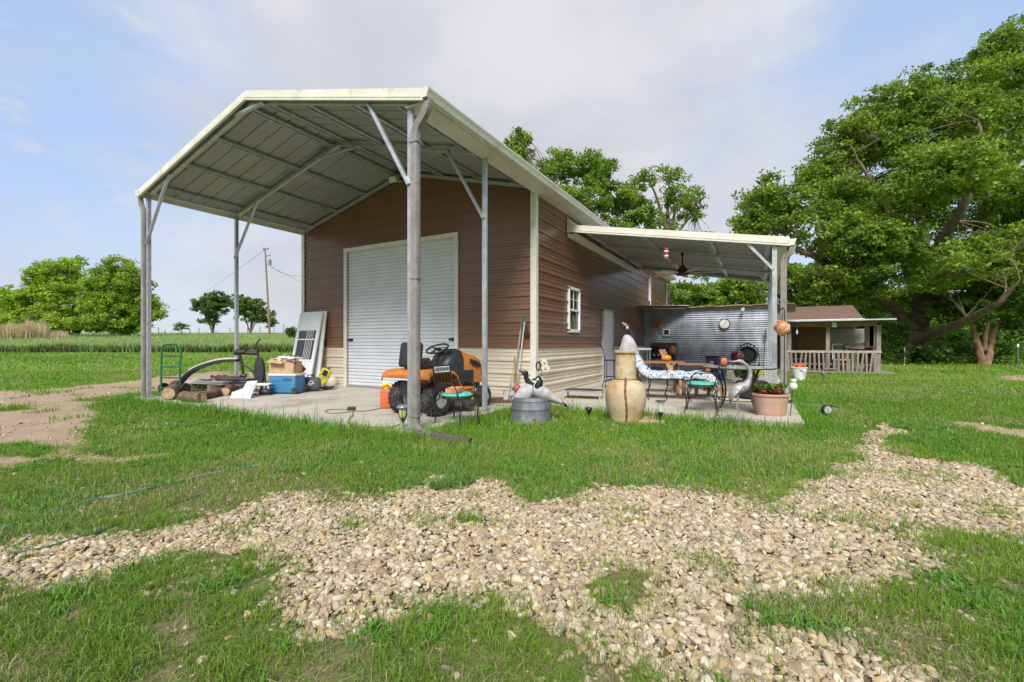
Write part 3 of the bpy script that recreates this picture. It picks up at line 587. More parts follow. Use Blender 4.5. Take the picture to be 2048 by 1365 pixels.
# ================================================================== corrugated shed at the back of the patio
corr = mat('corrugated_iron', (.50, .53, .59), .48, .45, var=.18, scale=3, dirt=(.25, .26, .29), dirt_amt=.35, dirt_scale=2.5, stretch=(1, 1, .4))
rust = mat('rusty_iron', (.40, .36, .32), .6, .3, var=.2, scale=3, col2=(.30, .13, .06))
wood_d = mat('dark_stained_wood', (.15, .065, .03), .6, var=.2, scale=5, stretch=(1, 6, 6), bump=.15)
wood_g = mat('weathered_grey_wood', (.29, .25, .215), .85, var=.2, scale=7, stretch=(3, 3, .5), bump=.3, dirt=(.17, .14, .12), dirt_amt=.4)
wood_r = mat('red_brown_timber', (.40, .17, .09), .75, var=.2, scale=5, bump=.2, dirt=(.2, .1, .06), dirt_amt=.4)
CS = thing('corrugated_shed', 'lean to shed of silver corrugated iron with a rusty roof edge behind the patio', 'shed', (XR+.1, 18.16, 0))
s = MB(); n = 186; z0 = -.02; H = 2.5; vs = []; fs = []
for i in range(n+1):
    z = z0+H*i/n; o = .017*math.cos(2*math.pi*z/.0795); vs += [(XR+.03, 18.16-o, z), (.34, 18.16-o, z)]
for i in range(n): fs.append((2*i, 2*i+1, 2*i+3, 2*i+2))
s.add(vs, fs); s.build('corrugated_wall', corr, CS, world=True, smooth=True)
s = MB(); s.box((.35, 20.2, 1.23), (.05, 4.1, 2.5)); s.build('side_wall', wood_g, CS, world=True)
s = MB(); s.add([(XR+.03, 18.0, 2.50), (.55, 18.0, 2.50), (.9, 22.6, 2.46), (XR+.03, 22.6, 2.62)], [(0, 1, 2, 3)]); s.add([(-.2, 17.95, 2.525), (1.0, 17.95, 2.515), (1.3, 22.4, 2.46), (-.2, 22.4, 2.55)], [(0, 1, 2, 3)]); 
for i in range(14):
    xx = XR+.3+i*.31; s.box((xx, 17.99, 2.515+.012*math.sin(i*2.1)), (.30, .05, .035), rot=(0, .03*math.sin(i*1.3), 0))
s.build('roof', rust, CS, world=True, solid=.015)
s = MB(); s.prism([(XR+.04, 17.02), (-2.55, 17.9), (-2.55, 18.1), (XR+.04, 18.12)], .035, 'XY', 2.50); s.prism([(XR+.04, 17.0), (-2.5, 17.88), (-2.5, 17.95), (XR+.04, 17.08)], .12, 'XY', 2.43); s.build('wood_canopy', wood_d, CS, world=True)
s = MB(); s.prism([(XR+.03, 16.95), (-2.35, 17.86), (-2.35, 18.14), (XR+.03, 18.14)], .02, 'XY', 2.56); s.build('canopy_sheet', corr, CS, world=True)
# spot lamp at the top of the corrugated wall
p = PY(1487, 618, 18.0); t_ = thing('spot_lamp', 'tiny white spot lamp under the roof edge of the corrugated wall', 'spot lamp', tuple(p))
s = MB(); s.tube([(0, .1, .06), (0, 0, 0)], .015); s.build('arm', white, t_); s = MB(); s.lathe([(.02, 0), (.05, .04), (.06, .14)], 12, c=(0, 0, -.02)); o = s.build('lamp_head', white, t_, smooth=True); o.rotation_euler = (1.9, .6, 0)
# ================================================================== trees and shrubs
bark = mat('bark', (.17, .12, .09), .9, var=.25, scale=5, bump=.9, bscale=14, stretch=(1, 1, .35), dirt=(.12, .085, .065), dirt_amt=.4, dirt_scale=5)
barkred = mat('bark_reddish', (.30, .17, .11), .9, var=.25, scale=5, bump=.9, bscale=14, stretch=(1, 1, .35), dirt=(.10, .07, .05), dirt_amt=.4)
leaf = leafmat('tree_leaf', (1, 1, 1), .38, .5, .3)
def leaf_cloud(C, CT, n_per, cr, size, rg, upb=.6, aspect=.55):
    """C cluster centres, CT cluster colours -> diamond shaped leaves"""
    n = len(C)*n_per; ci = np.repeat(np.arange(len(C)), n_per)
    cs = (cr*rg.uniform(.55, 1.35, len(C)))[ci][:, None]
    d = rg.normal(0, 1, (n, 3)); d /= np.linalg.norm(d, axis=1)[:, None]; r = rg.uniform(.1, 1, (n, 1))**.6
    P = C[ci]+d*r*cs*np.array([1, 1, .62])
    nr = rg.normal(0, 1, (n, 3)); nr[:, 2] += upb*1.6; nr /= np.linalg.norm(nr, axis=1)[:, None]
    t = rg.normal(0, 1, (n, 3)); t -= nr*(t*nr).sum(1)[:, None]; t /= np.linalg.norm(t, axis=1)[:, None]; b = np.cross(nr, t)
    S = (size*rg.uniform(.6, 1.35, n))[:, None]; t = t*S; b = b*S*aspect
    V = np.stack([P-t, P+b-t*.1, P+t, P-b-t*.1], 1).reshape(-1, 3); F = np.arange(n*4).reshape(n, 4)
    c = CT[ci]*rg.uniform(.78, 1.25, (n, 1)); return V, F, np.repeat(c, 4, 0)
def tubes_np(paths):
    V, F = [], []; o = 0
    for pts, rad, k in paths:
        m = len(pts); pts = np.array(pts); t = np.gradient(pts, axis=0); t /= np.linalg.norm(t, axis=1)[:, None]+1e-9
        ref = np.array([.3, .2, 1.]) if abs(t[0, 2]) < .8 else np.array([1., .2, .1]); x = np.cross(t, ref); x /= np.linalg.norm(x, axis=1)[:, None]+1e-9; y = np.cross(t, x)
        a = np.linspace(0, 2*np.pi, k, endpoint=False); v = pts[:, None]+(x[:, None]*np.cos(a)[None, :, None]+y[:, None]*np.sin(a)[None, :, None])*np.array(rad)[:, None, None]
        V.append(v.reshape(-1, 3)); i = np.arange(m-1)[:, None]*k+np.arange(k)[None]; j = np.arange(m-1)[:, None]*k+(np.arange(k)[None]+1) % k
        F.append(np.stack([i, j, j+k, i+k], -1).reshape(-1, 4)+o); o += m*k
    return np.vstack(V), np.vstack(F)
def smooth_path(pts, rad, n=6, jit=0.0, rg=None):
    pts = np.array(pts, float); rad = np.array(rad, float); m = len(pts); ts = np.linspace(0, m-1, (m-1)*n+1); out = []
    P = np.vstack([2*pts[0]-pts[1], pts, 2*pts[-1]-pts[-2]])
    for t in ts:
        i = min(int(t), m-2); f = t-i; a, b, c, d = P[i], P[i+1], P[i+2], P[i+3]
        out.append(.5*((2*b)+(-a+c)*f+(2*a-5*b+4*c-d)*f*f+(-a+3*b-3*c+d)*f**3))
    out = np.array(out)
    if jit: out[1:-1] += rg.normal(0, jit, (len(out)-2, 3))
    return out, np.interp(ts, range(m), rad)
def make_tree(name, label, cat, base, limbs, blobs, tint, seed, dens=1.0, n_per=60, cr=.55, size=.11, group=None, bk=None, twig=.035, tvar=.35, kind=None, gaps=None):
    """limbs: list of (points, radii) in world metres; blobs: (centre, (rx, ry, rz), number of clusters)"""
    rg = np.random.default_rng(seed); root = thing(name, label, cat, tuple(base), group=group)
    paths = []; sk = []
    for pts, rad in limbs:
        p, r = smooth_path(pts, rad, 6, max(rad)*.08, rg); paths.append((p, r, 10 if max(rad) > .15 else 6)); sk += [(q, rr) for q, rr in zip(p[len(p)//4:], r[len(r)//4:])]
    SP = np.array([q for q, _ in sk]); SR = np.array([r for _, r in sk])
    CC = []
    for c, r, n in blobs:
        n = max(2, int(n*dens*2.0)); d = rg.normal(0, 1, (n, 3)); d /= np.linalg.norm(d, axis=1)[:, None]; q = rg.uniform(.12, 1.0, (n, 1))**.5
        CC.append(np.array(c)+d*q*np.array(r)*(1+.13*np.sin(d@rg.normal(0, 3, 3)+rg.uniform(0, 6)))[:, None])
    C = np.vstack(CC); C = C[C[:, 2] > base[2]+.3]
    if gaps:                                    # open windows between the boughs
        f = sum(np.sin(C@rg.normal(0, 1.5, 3)+rg.uniform(0, 6.28)) for _ in range(6)); C = C[f > gaps]
    # branches: cluster centres gather on sub-limbs
    k = max(3, len(C)//22); hub = C[rg.choice(len(C), k, replace=False)]
    near = np.argmin(((hub[:, None]-SP[None])**2).sum(-1), 1); HP = []
    for h, i in zip(hub, near):
        a = SP[i]; h2 = a+(h-a)*.8; m1 = a+(h2-a)*.35+rg.normal(0, .05, 3)*np.linalg.norm(h2-a)+np.array([0, 0, .05])*np.linalg.norm(h2-a)
        p, r = smooth_path([a, m1, h2], [min(SR[i]*.5, twig*1.9), twig*1.1, twig*.5], 4, twig*.3, rg); paths.append((p, r, 5)); HP += list(p[2:])
    HP = np.array(HP); ni = np.argmin(((C[:, None]-HP[None])**2).sum(-1), 1)
    for c, i in zip(C, ni):
        a = HP[i]; m1 = (a+c)/2+rg.normal(0, .08, 3)*np.linalg.norm(c-a); paths.append((np.array([a, m1, c]), np.array([twig*.5, twig*.33, twig*.12]), 3))
    V, F = tubes_np(paths); npmesh('trunk', V-np.array(base), F, bk or bark, smooth=True, parent=root)
    shade = rg.uniform(1-tvar, 1+tvar, (len(C), 1)); hue = rg.uniform(0, 1, (len(C), 1)); T = np.array(tint)
    CT = T*shade*(1-hue*.3)+T*np.array([1.5, 1.15, .8])*hue*.3*shade
    V, F, c = leaf_cloud(C, CT, int(n_per*.58), cr*.72, size, rg); npmesh('crown', V-np.array(base), F, leaf, c, parent=root); return root
def pl(t, pts): return [tuple(PD(u, v, t+(x[0] if x else 0))) for u, v, *x in pts]
def bl(t, lst):
    out = []
    for u, v, ru, rv, n, *dz in lst:
        tt = t+(dz[0] if dz else 0); out.append((tuple(PD(u, v, tt)), (ru*tt/FPX, max(ru, rv)*tt/FPX*.9, rv*tt/FPX), n))
    return out
PEC = (.17, .275, .038)
base = G(1820, 728, GZ)
make_tree('pecan_tree', 'huge spreading pecan tree with thick forked trunk at the right, taller than everything', 'tree', base,
    [(pl(27, [(1820, 735), (1822, 705), (1832, 660), (1845, 610)]), [1.2, .85, .7, .5]),
     (pl(27, [(1826, 660), (1790, 620), (1740, 585, -1), (1690, 545, -2), (1620, 510, -3), (1560, 480, -3), (1520, 430, -3)]), [.42, .32, .26, .22, .16, .10, .03]),
     (pl(27, [(1845, 620), (1850, 520), (1840, 400), (1850, 290), (1870, 200)]), [.45, .32, .2, .11, .03]),
     (pl(27, [(1848, 620), (1900, 550, 1), (1950, 470, 2), (2000, 370, 2), (2050, 250, 1), (2110, 150)]), [.45, .33, .25, .17, .09, .03]),
     (pl(27, [(1826, 690), (1870, 668, -2), (1925, 645, -4), (1990, 610, -6), (2040, 560, -7)]), [.34, .27, .22, .14, .04]),
     (pl(27, [(1840, 600), (1790, 480, -2), (1750, 380, -3), (1700, 290, -3)]), [.33, .2, .11, .03]),
     (pl(27, [(1850, 560), (1800, 500, 3), (1700, 450, 5), (1640, 400, 5)]), [.3, .19, .10, .03]),
     (pl(27, [(1860, 520), (1930, 400, -3), (1960, 280, -4), (1955, 240, -4)]), [.3, .19, .10, .03])],
    bl(27, [(1535, 410, 68, 55, 70, -3), (1500, 450, 40, 28, 18, -3), (1590, 455, 45, 35, 26, -3), (1650, 350, 55, 45, 55), (1720, 280, 75, 60, 110), (1680, 410, 70, 60, 70, -2), (1800, 210, 85, 55, 110), (1850, 280, 120, 75, 190), (1950, 200, 90, 80, 150), (2040, 110, 80, 65, 130), (2110, 200, 110, 110, 200),
            (1780, 400, 110, 60, 130, 1), (1720, 480, 90, 45, 110, -4), (1820, 540, 120, 50, 130, -4), (1930, 400, 130, 80, 200), (1960, 520, 120, 60, 150, -3), (2070, 380, 120, 110, 220), (1660, 560, 60, 35, 50, -3), (2060, 540, 100, 60, 130, -2), (1750, 600, 60, 30, 40, 2), (1850, 600, 70, 22, 40, 5), (1700, 590, 40, 26, 26, -2), (2000, 600, 60, 30, 40, 3), (1880, 350, 100, 60, 100, -6)]),
    PEC, 5, dens=1.0, n_per=100, cr=.74, size=.10, twig=.03, tvar=.38, gaps=-1.8)
base = G(1968, 735, GZ)
make_tree('pale_barked_tree', 'smaller tree with pale twin trunks and dark low crown right of the pecan', 'tree', base,
    [(pl(25, [(1966, 740), (1958, 700), (1950, 670), (1935, 620)]), [.22, .17, .14, .07]), (pl(25, [(1972, 740), (1980, 700, .5), (1988, 660, .5), (2010, 600, .5)]), [.2, .16, .13, .06]), (pl(25, [(1968, 700), (1975, 640, -.5), (1980, 590, -.5)]), [.12, .09, .05])],
    bl(25, [(1930, 620, 60, 30, 40), (1985, 600, 60, 35, 45), (2040, 610, 50, 40, 40), (1990, 640, 60, 22, 22, 2)]), (.10, .18, .03), 6, n_per=65, cr=.6, size=.11, bk=barkred)
# trees standing behind the barn
for i, (u, lab, bs, lm) in enumerate([
    (1050, 'narrow treetop rising just behind the barn roof, leftmost of the trees there', [(1042, 290, 30, 26, 20), (1030, 330, 30, 36, 20), (1065, 370, 45, 50, 30), (1060, 450, 60, 60, 24)], None),
    (1165, 'broad dense green tree behind the middle of the barn roof', [(1120, 335, 42, 34, 40), (1185, 340, 50, 38, 48), (1150, 410, 80, 45, 80), (1225, 420, 50, 55, 55), (1210, 480, 80, 50, 60)], None),
    (1330, 'loose tree with open branches showing sky behind the patio roof', [(1300, 365, 42, 26, 34), (1360, 390, 45, 36, 36), (1285, 430, 35, 32, 24), (1385, 430, 28, 20, 10), (1340, 350, 25, 16, 8), (1340, 560, 50, 40, 34), (1400, 545, 22, 20, 6), (1310, 500, 40, 30, 20), (1315, 455, 60, 26, 34), (1262, 405, 34, 40, 26), (1390, 480, 30, 22, 12)], 1)]):
    t = 34+i; b = PD(u, 0, t); b.z = GZ
    lb = [([tuple(b), tuple(PD(u+4, 560, t)), tuple(PD(u+8, 480, t)), tuple(PD(bs[0][0], bs[0][1], t))], [.4, .3, .22, .05])]
    for q in bs[1:5]: lb.append(([tuple(PD(u+6, 520, t)), tuple(PD((u+q[0])/2, (500+q[1])/2, t)), tuple(PD(q[0], q[1], t))], [.2, .13, .04]))
    make_tree('shade_tree', lab, 'tree', b, lb, bl(t, bs), (.18, .30, .045), 20+i, n_per=95 if i < 2 else 65, cr=.75, size=.115, gaps=-1.6, group='trees behind the barn', twig=.045)
FB = [(1385, 600, 55, 34, 'low leafy tree behind the rusty shed roof, nearest the barn end', (.17, .30, .04)), (1480, 590, 60, 34, 'rounded light green tree behind the middle of the rusty shed roof', (.19, .32, .045)),
      (1600, 575, 52, 48, 'bushy green tree directly behind the brown shingled cottage roof', (.16, .28, .04)), (1690, 600, 60, 40, 'dense dark tree behind the right end of the cottage roof', (.11, .20, .035))]
for i, (u, v, ru, rv, lab, tn) in enumerate(FB):
    t = 42; b = PD(u, 0, t); b.z = GZ
    make_tree('leafy_tree', lab, 'tree', b, [([tuple(b), tuple(PD(u+5, 670, t)), tuple(PD(u, v, t))], [.35, .25, .08]), ([tuple(PD(u+4, 680, t)), tuple(PD(u-ru*.6, v, t))], [.15, .05]), ([tuple(PD(u+4, 680, t)), tuple(PD(u+ru*.6, v-10, t))], [.15, .05])],
        bl(t, [(u, v, ru, rv, 70), (u-ru*.5, v-rv*.5, ru*.5, rv*.4, 20), (u+ru*.5, v-rv*.45, ru*.5, rv*.4, 20), (u, v+rv*1.1, ru, rv*.8, 45)]), tn, 40+i, n_per=55, cr=.95, size=.18, group='trees beyond the sheds', twig=.05)
# undergrowth along the right boundary
for i, (u, v, ru, rv, t, lab, tn) in enumerate([(1880, 680, 45, 30, 34, 'bright green bush just right of the pecan trunk', (.15, .30, .04)), (1935, 690, 45, 34, 35, 'green bush behind the twin trunks, left half', (.10, .21, .03)), (2010, 690, 42, 38, 34, 'green bush between the twin trunks and the frame edge', (.12, .25, .035)),
        (2075, 690, 45, 42, 33, 'dark bush at the right frame edge', (.08, .17, .03)), (1850, 630, 60, 40, 46, 'bright tree glimpsed under the pecan crown beyond the fence', (.17, .32, .05)), (1960, 640, 80, 50, 47, 'wide pale green tree beyond the fence at the right', (.16, .30, .05)), (2090, 620, 80, 60, 46, 'tall green tree beyond the fence at the right frame edge', (.13, .26, .04)), (1770, 650, 50, 40, 44, 'green bush between the hedge and the pecan trunk', (.10, .21, .03))]):
    b = PD(u, 0, t); b.z = GZ
    make_tree('bush', lab, 'bush', b, [([tuple(b), tuple(PD(u-ru*.3, v, t))], [.08, .03]), ([tuple(b), tuple(PD(u+ru*.3, v, t))], [.08, .03]), ([tuple(b), tuple(PD(u, v-rv*.4, t))], [.08, .03])],
        bl(t, [(u, v, ru, rv, 60), (u, v+rv*.6, ru*1.05, rv*.6, 40), (u+ru*.4, v-rv*.4, ru*.5, rv*.5, 18)]), tn, 60+i, n_per=55, cr=.65, size=.14, group='bushes along the right fence', twig=.02)
# low weeds at the foot of the fence
# far left trees on the field crest
def fieldbase(u, t): p = PD(u, 0, t); p.z = float(height(p.x, p.y)); return p
for i, (u, t, lab, bs, tn, kd) in enumerate([
    (95, 62, 'wide bright yellow green tree left of the other far left trees', [(55, 610, 50, 38, 90), (110, 560, 48, 34, 90), (140, 600, 60, 48, 130), (30, 635, 50, 28, 80), (110, 645, 90, 22, 150), (75, 570, 22, 16, 12), (145, 530, 26, 16, 12)], (.26, .40, .045), 0),
    (245, 60, 'bright green tree half hidden by the left carport post', [(215, 565, 42, 38, 75), (260, 565, 40, 36, 70), (230, 615, 60, 44, 130), (225, 648, 70, 18, 110), (295, 610, 22, 34, 22), (240, 530, 30, 18, 12), (318, 630, 14, 14, 5)], (.24, .38, .045), 0),
    (425, 84, 'round dark tree on the field crest left of the thin carport post', [(425, 610, 34, 24, 60), (400, 612, 22, 16, 18), (440, 600, 24, 18, 24), (420, 640, 22, 12, 14)], (.10, .17, .04), 1),
    (500, 84, 'round dark tree on the field crest right of the thin carport post', [(500, 618, 34, 26, 60), (480, 605, 22, 16, 20), (520, 630, 24, 18, 24), (540, 645, 14, 12, 8)], (.11, .19, .04), 1),
    (2, 90, 'dark far tree at the left frame edge', [(-5, 595, 26, 22, 40), (-30, 600, 30, 30, 40)], (.05, .11, .025), 0)]):
    b = fieldbase(u, t)
    lb = [([tuple(b), tuple(PD(u+3, 645, t)), tuple(PD(bs[0][0], bs[0][1], t))], [.22, .16, .05])]+[([tuple(b), tuple(PD((u*2+q[0])/3, 645, t)), tuple(PD(q[0], q[1], t))], [.15, .10, .04]) for q in bs[1:4]]
    make_tree('field_tree', lab, 'tree', b, lb, bl(t, bs), tn, 80+i, n_per=110, cr=1.0 if not kd else .8, size=.155, group='trees across the field', twig=.05)
for i, (u, v, ru, rv, t, lab) in enumerate([(363, 655, 13, 9, 80, 'small sparse shrub on the field crest between the carport posts'), (583, 665, 9, 9, 50, 'tiny dark shrub on the crest beside the white leaning door')]):
    b = fieldbase(u, t); make_tree('field_shrub', lab, 'shrub', b, [([tuple(b), tuple(PD(u-2, v, t))], [.05, .02]), ([tuple(b), tuple(PD(u+3, v, t))], [.05, .02])], bl(t, [(u, v, ru, rv, 18)]), (.10, .19, .04), 95+i, n_per=30, cr=.5, size=.16, twig=.02)
n = 3600; u = np.concatenate([RNG.uniform(-40, 92, n), RNG.normal(118, 8, n//6), RNG.normal(60, 3, n//9)]); t = RNG.uniform(44, 50, len(u)); k_ = (u-CX)/FPX
x = (FW[0]+RT[0]*k_)*t; y = (FW[1]+RT[1]*k_)*t; hh = np.where(u < 96, 1.3+.7*vnoise(u, u*0, 14, 3), np.where(u < 160, 1.0, 1.9))*RNG.uniform(.6, 1.15, len(u))
cl = np.where((u > 160)[:, None], np.array([.50, .30, .14]), np.array([.55, .46, .29]))*RNG.uniform(.6, 1.15, (len(u), 1))
V, F, cc = blades(x, y, height(x, y), hh*1.25, np.full(len(u), .07), .25, cl); o = npmesh('dry_reeds', V, F, gmat, cc); tag(o, 'dry straw coloured reeds standing at the edge of the far left trees', 'reeds', kind='stuff')
# clipped hedge beside the porch
hb = G(1787, 731, GZ); t0 = 23.5; hd = thing('clipped_hedge', 'dense square clipped hedge between the porch and the pecan trunk', 'hedge', tuple(hb))
rg = np.random.default_rng(3); n = 700; q = rg.uniform(-1, 1, (n, 3)); ax = rg.integers(0, 3, n); q[np.arange(n), ax] = np.sign(q[np.arange(n), ax])*rg.uniform(.85, 1.0, n); C = q*np.array([.80, .8, 1.17])+np.array([0, .8, 1.2])
C[:, :2] = C[:, :2]@np.array([[math.cos(YAW), math.sin(YAW)], [-math.sin(YAW), math.cos(YAW)]])
V, F, c = leaf_cloud(C, np.array([.09, .19, .035])*rg.uniform(.7, 1.4, (n, 1)), 45, .16, .055, rg); npmesh('foliage', V, F, leaf, c, parent=hd)
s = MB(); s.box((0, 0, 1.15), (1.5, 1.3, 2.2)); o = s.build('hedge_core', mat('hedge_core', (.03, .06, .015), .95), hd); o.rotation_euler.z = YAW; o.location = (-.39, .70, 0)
s = MB()
for i in range(5): s.tube([(rg.uniform(-.5, .4), rg.uniform(.3, .9), 0), (rg.uniform(-.5, .4), rg.uniform(.3, .9), 1.5)], .03, 5)
s.build('stem', bark, hd)
# ================================================================== things under the carport
def ang(px_dir): return math.atan2(px_dir[1], px_dir[0])
FACE = YAW                                   # rotation that turns local +x to the right of the picture
rubber = mat('rubber', (.035, .033, .031), .85, var=.3, scale=30, bump=.4, bscale=60, dirt=(.13, .11, .09), dirt_amt=.45, dirt_scale=9)
plast_b = mat('black_plastic', (.025, .025, .027), .45, var=.2, scale=8, dirt=(.07, .065, .06), dirt_amt=.3)
chrome = mat('bright_metal', (.62, .63, .65), .3, .8, var=.1)
orange = mat('orange_paint', (.66, .21, .03), .38, var=.10, scale=5, dirt=(.40, .20, .09), dirt_amt=.5, dirt_scale=5, spec=.5)
teal = mat('teal_fabric', (.10, .50, .42), .8, var=.15, scale=14, bump=.3, bscale=80, dirt=(.35, .55, .48), dirt_amt=.3)
iron = mat('wrought_iron', (.045, .032, .026), .55, .3, var=.3, scale=20, dirt=(.14, .07, .04), dirt_amt=.3, dirt_scale=20)
green_p = mat('green_paint', (.015, .16, .06), .4, var=.15, scale=12, dirt=(.08, .1, .06), dirt_amt=.3)
card = mat('cardboard', (.52, .36, .21), .85, var=.12, scale=6, dirt=(.38, .25, .14), dirt_amt=.3)
blue_p = mat('cooler_blue', (.045, .20, .38), .45, var=.08, scale=6, dirt=(.12, .24, .34), dirt_amt=.25)
creamp = mat('cream_plastic', (.72, .70, .64), .5, var=.06)
barkl = mat('log_bark', (.17, .105, .065), .9, var=.3, scale=10, bump=.9, bscale=18)
endg = mat('log_end', (.50, .36, .23), .85, var=.25, scale=12, bump=.2, dirt=(.28, .2, .15), dirt_amt=.4)
greyb = mat('grey_boards', (.50, .45, .41), .85, var=.15, scale=4, stretch=(.5, 6, 6), bump=.2, dirt=(.3, .25, .2), dirt_amt=.3)
redb = mat('rust_orange', (.52, .13, .05), .6, var=.15, dirt=(.3, .1, .05), dirt_amt=.3)
# hand truck
p = G(341, 789, 0); t = thing('hand_truck', 'green tubular hand truck standing upright beside the left carport post', 'hand truck', tuple(p), FACE-.12)
w_, h_ = .235, 1.12
s = MB(); s.tube([(-w_, 0, 0), (-w_, .0, h_*.5), (-w_-.01, .02, h_-.2)]+[(-w_+.13*(1-math.cos(a)), .02, h_-.13+.13*math.sin(a)) for a in [i*math.pi/10 for i in range(1, 6)]]+[(w_-.13*(1-math.cos(a)), .02, h_-.13+.13*math.sin(a)) for a in [i*math.pi/10 for i in range(5, 0, -1)]]+[(w_+.01, .02, h_-.2), (w_, 0, h_*.5), (w_, 0, 0)], .022, 10); s.build('frame', green_p, t, smooth=True)
for z in (.86, .62, .37, .14): s = MB(); s.tube([(-w_, .0, z), (w_, .0, z)], .016, 8); s.build('rung', green_p, t, smooth=True)
s = MB(); s.box((0, -.11, .015), (.42, .22, .012)); s.build('toe_plate', green_p, t)
for sx in (-1, 1):
    s = MB(); s.lathe([(.06, -.03), (.12, -.035), (.125, 0), (.12, .035), (.06, .03)], 18, axis='X', c=(sx*.27, .10, .125)); wh = s.build('wheel', rubber, t, smooth=True)
    s = MB(); s.lathe([(.0, -.02), (.06, -.02), (.06, .02), (0, .02)], 12, axis='X', c=(sx*.27, .10, .125)); s.build('rim', chrome, wh)
# logs
def log(u0, v0, u1, v1, r, lab, z=None, nub=0):
    a, b = G(u0, v0, 0), G(u1, v1, 0); a.z = b.z = z if z else r*.95; o = thing('log', lab, 'log', (a.x, a.y, 0), group='cut logs beside the exercise machine')
    d = b-a; pts = [Vector((0, 0, a.z))+d*i/6+Vector((random.uniform(-.02, .02), random.uniform(-.02, .02), random.uniform(-.01, .01))) for i in range(7)]
    s = MB(); s.tube(pts, [r*random.uniform(.9, 1.08) for _ in pts], 12); s.build('bark', barkl, o, smooth=True)
    dn = d.normalized()
    for q, sg in ((pts[0], -1), (pts[-1], 1)): s = MB(); s.tube([q+dn*sg*.001, q+dn*sg*.006], r*.86, 14); s.build('cut_face', endg, o)
log(338, 801, 352, 784, .135, 'short thick log with its pale cut end facing out, next to the hand truck')
log(366, 803, 402, 806, .105, 'short brown log lying in front of the board stack')
log(402, 801, 470, 784, .085, 'longer brown log running back under the board stack', nub=1)
log(452, 792, 470, 776, .10, 'dark log end under the right end of the board stack')
# board stack
p = G(425, 782, 0); t = thing('board_stack', 'low stack of grey boards under the exercise machine', 'boards', tuple(p), FACE-.33)
for i, (x, y, z, l, ww, rr) in enumerate([(-.05, .1, .17, 1.95, .30, .0), (.0, .38, .17, 1.9, .28, .03), (-.15, .12, .205, 1.5, .26, -.05), (-.45, .25, .24, .8, .25, .1), (-.5, .2, .275, .6, .22, -.08)]):
    s = MB(); s.box((x, y, z), (l, ww, .028), rot=(0, 0, rr)); s.build('board', greyb, t, bevel=.003)
for x in (-.7, .0, .7): s = MB(); s.box((x, .2, .075), (.10, .6, .15)); s.build('bearer', greyb, t)
# junk on the boards
o = thing('leaf_litter_tray', 'long black tray full of brown rusty scraps lying on the boards', 'tray', tuple(G(440, 781, 0)+Vector((0, 0, .225))), FACE-.33)
s = MB(); s.rbox((.05, .2, .03), (1.15, .34, .05), .015); s.build('tray', plast_b, o)
s = MB()
for i in range(60): s.rbox((RNG.uniform(-.45, .5), RNG.uniform(.07, .33), RNG.uniform(.06, .10)), (RNG.uniform(.04, .16), RNG.uniform(.03, .07), RNG.uniform(.02, .06)), .01, rot=(RNG.uniform(-1, 1), RNG.uniform(-.4, .4), RNG.uniform(0, 3)), seg=1)
tag(o); s.build('scraps', mat('rust_scraps', (.16, .07, .03), .8, var=.4, scale=20, dirt=(.04, .03, .03), dirt_amt=.5), o, smooth=False)
# exercise machine
p = G(440, 784, 0); t = thing('exercise_machine', 'black and silver exercise machine with a curved rail and foam handlebars', 'exercise machine', tuple(p), FACE-.2)
def lp(u, v): q = PD(u, v, 10.3); r = (q-p); r.z = q.z; return Vector((r.x*math.cos(-(FACE-.2))-r.y*math.sin(-(FACE-.2)), r.x*math.sin(-(FACE-.2))+r.y*math.cos(-(FACE-.2)), r.z))
path = [lp(361, 763), lp(374, 748), lp(395, 734), lp(420, 725), lp(447, 719), lp(478, 718)]; pp, _ = np.array(path), None
sp = []
for i in range(len(path)-1):
    for k in range(4): f = k/4; a, b, c_, d = [path[max(0, min(len(path)-1, i+j))] for j in (-1, 0, 1, 2)]; sp.append(.5*((2*b)+(-a+c_)*f+(2*a-5*b+4*c_-d)*f*f+(-a+3*b-3*c_+d)*f**3))
sp.append(path[-1])
def ribbon(s, sp, wd, th, dz=0):
    vs = []; fs = []
    for q in sp: vs += [q+Vector((0, -wd/2, dz-th/2)), q+Vector((0, wd/2, dz-th/2)), q+Vector((0, wd/2, dz+th/2)), q+Vector((0, -wd/2, dz+th/2))]
    for i in range(len(sp)-1):
        for k in range(4): fs.append((i*4+k, i*4+(k+1) % 4, i*4+4+(k+1) % 4, i*4+4+k))
    fs += [(0, 1, 2, 3), tuple(len(sp)*4-4+k for k in (3, 2, 1, 0))]; s.add(vs, fs)
s = MB(); ribbon(s, sp, .13, .035, .012); s.build('curved_rail', mat('satin_silver', (.60, .61, .63), .4, .1, var=.1), t, smooth=True)
s = MB(); ribbon(s, sp, .15, .06, -.036); s.build('rail_underside', plast_b, t, smooth=True)
s = MB(); s.tube([lp(478, 706), lp(484, 728), lp(487, 754)], .032, 8); s.tube([lp(480, 726), lp(500, 738), lp(512, 752)], .02, 8); s.tube([lp(482, 750), lp(492, 752)], .05, 8); s.build('upright', plast_b, t, smooth=True)
s = MB(); s.tube([lp(470, 706), lp(492, 704)], [.062, .062], 12); s.build('foam_grip', plast_b, t, smooth=True)
s = MB(); s.tube([lp(490, 706), lp(515, 707)], [.045, .045], 12); s.tube([lp(498, 702), lp(514, 703)], [.03, .03], 8); s.build('foam_grip', plast_b, t, smooth=True)
s = MB(); s.tube([lp(472, 700), lp(480, 699), lp(487, 693), lp(496, 690)], .018, 8); s.build('handle', plast_b, t, smooth=True)
s = MB(); s.tube([lp(516, 712), lp(516, 700), lp(513, 689), lp(516, 683), lp(521, 678)], .018, 8); s.build('handle', plast_b, t, smooth=True)
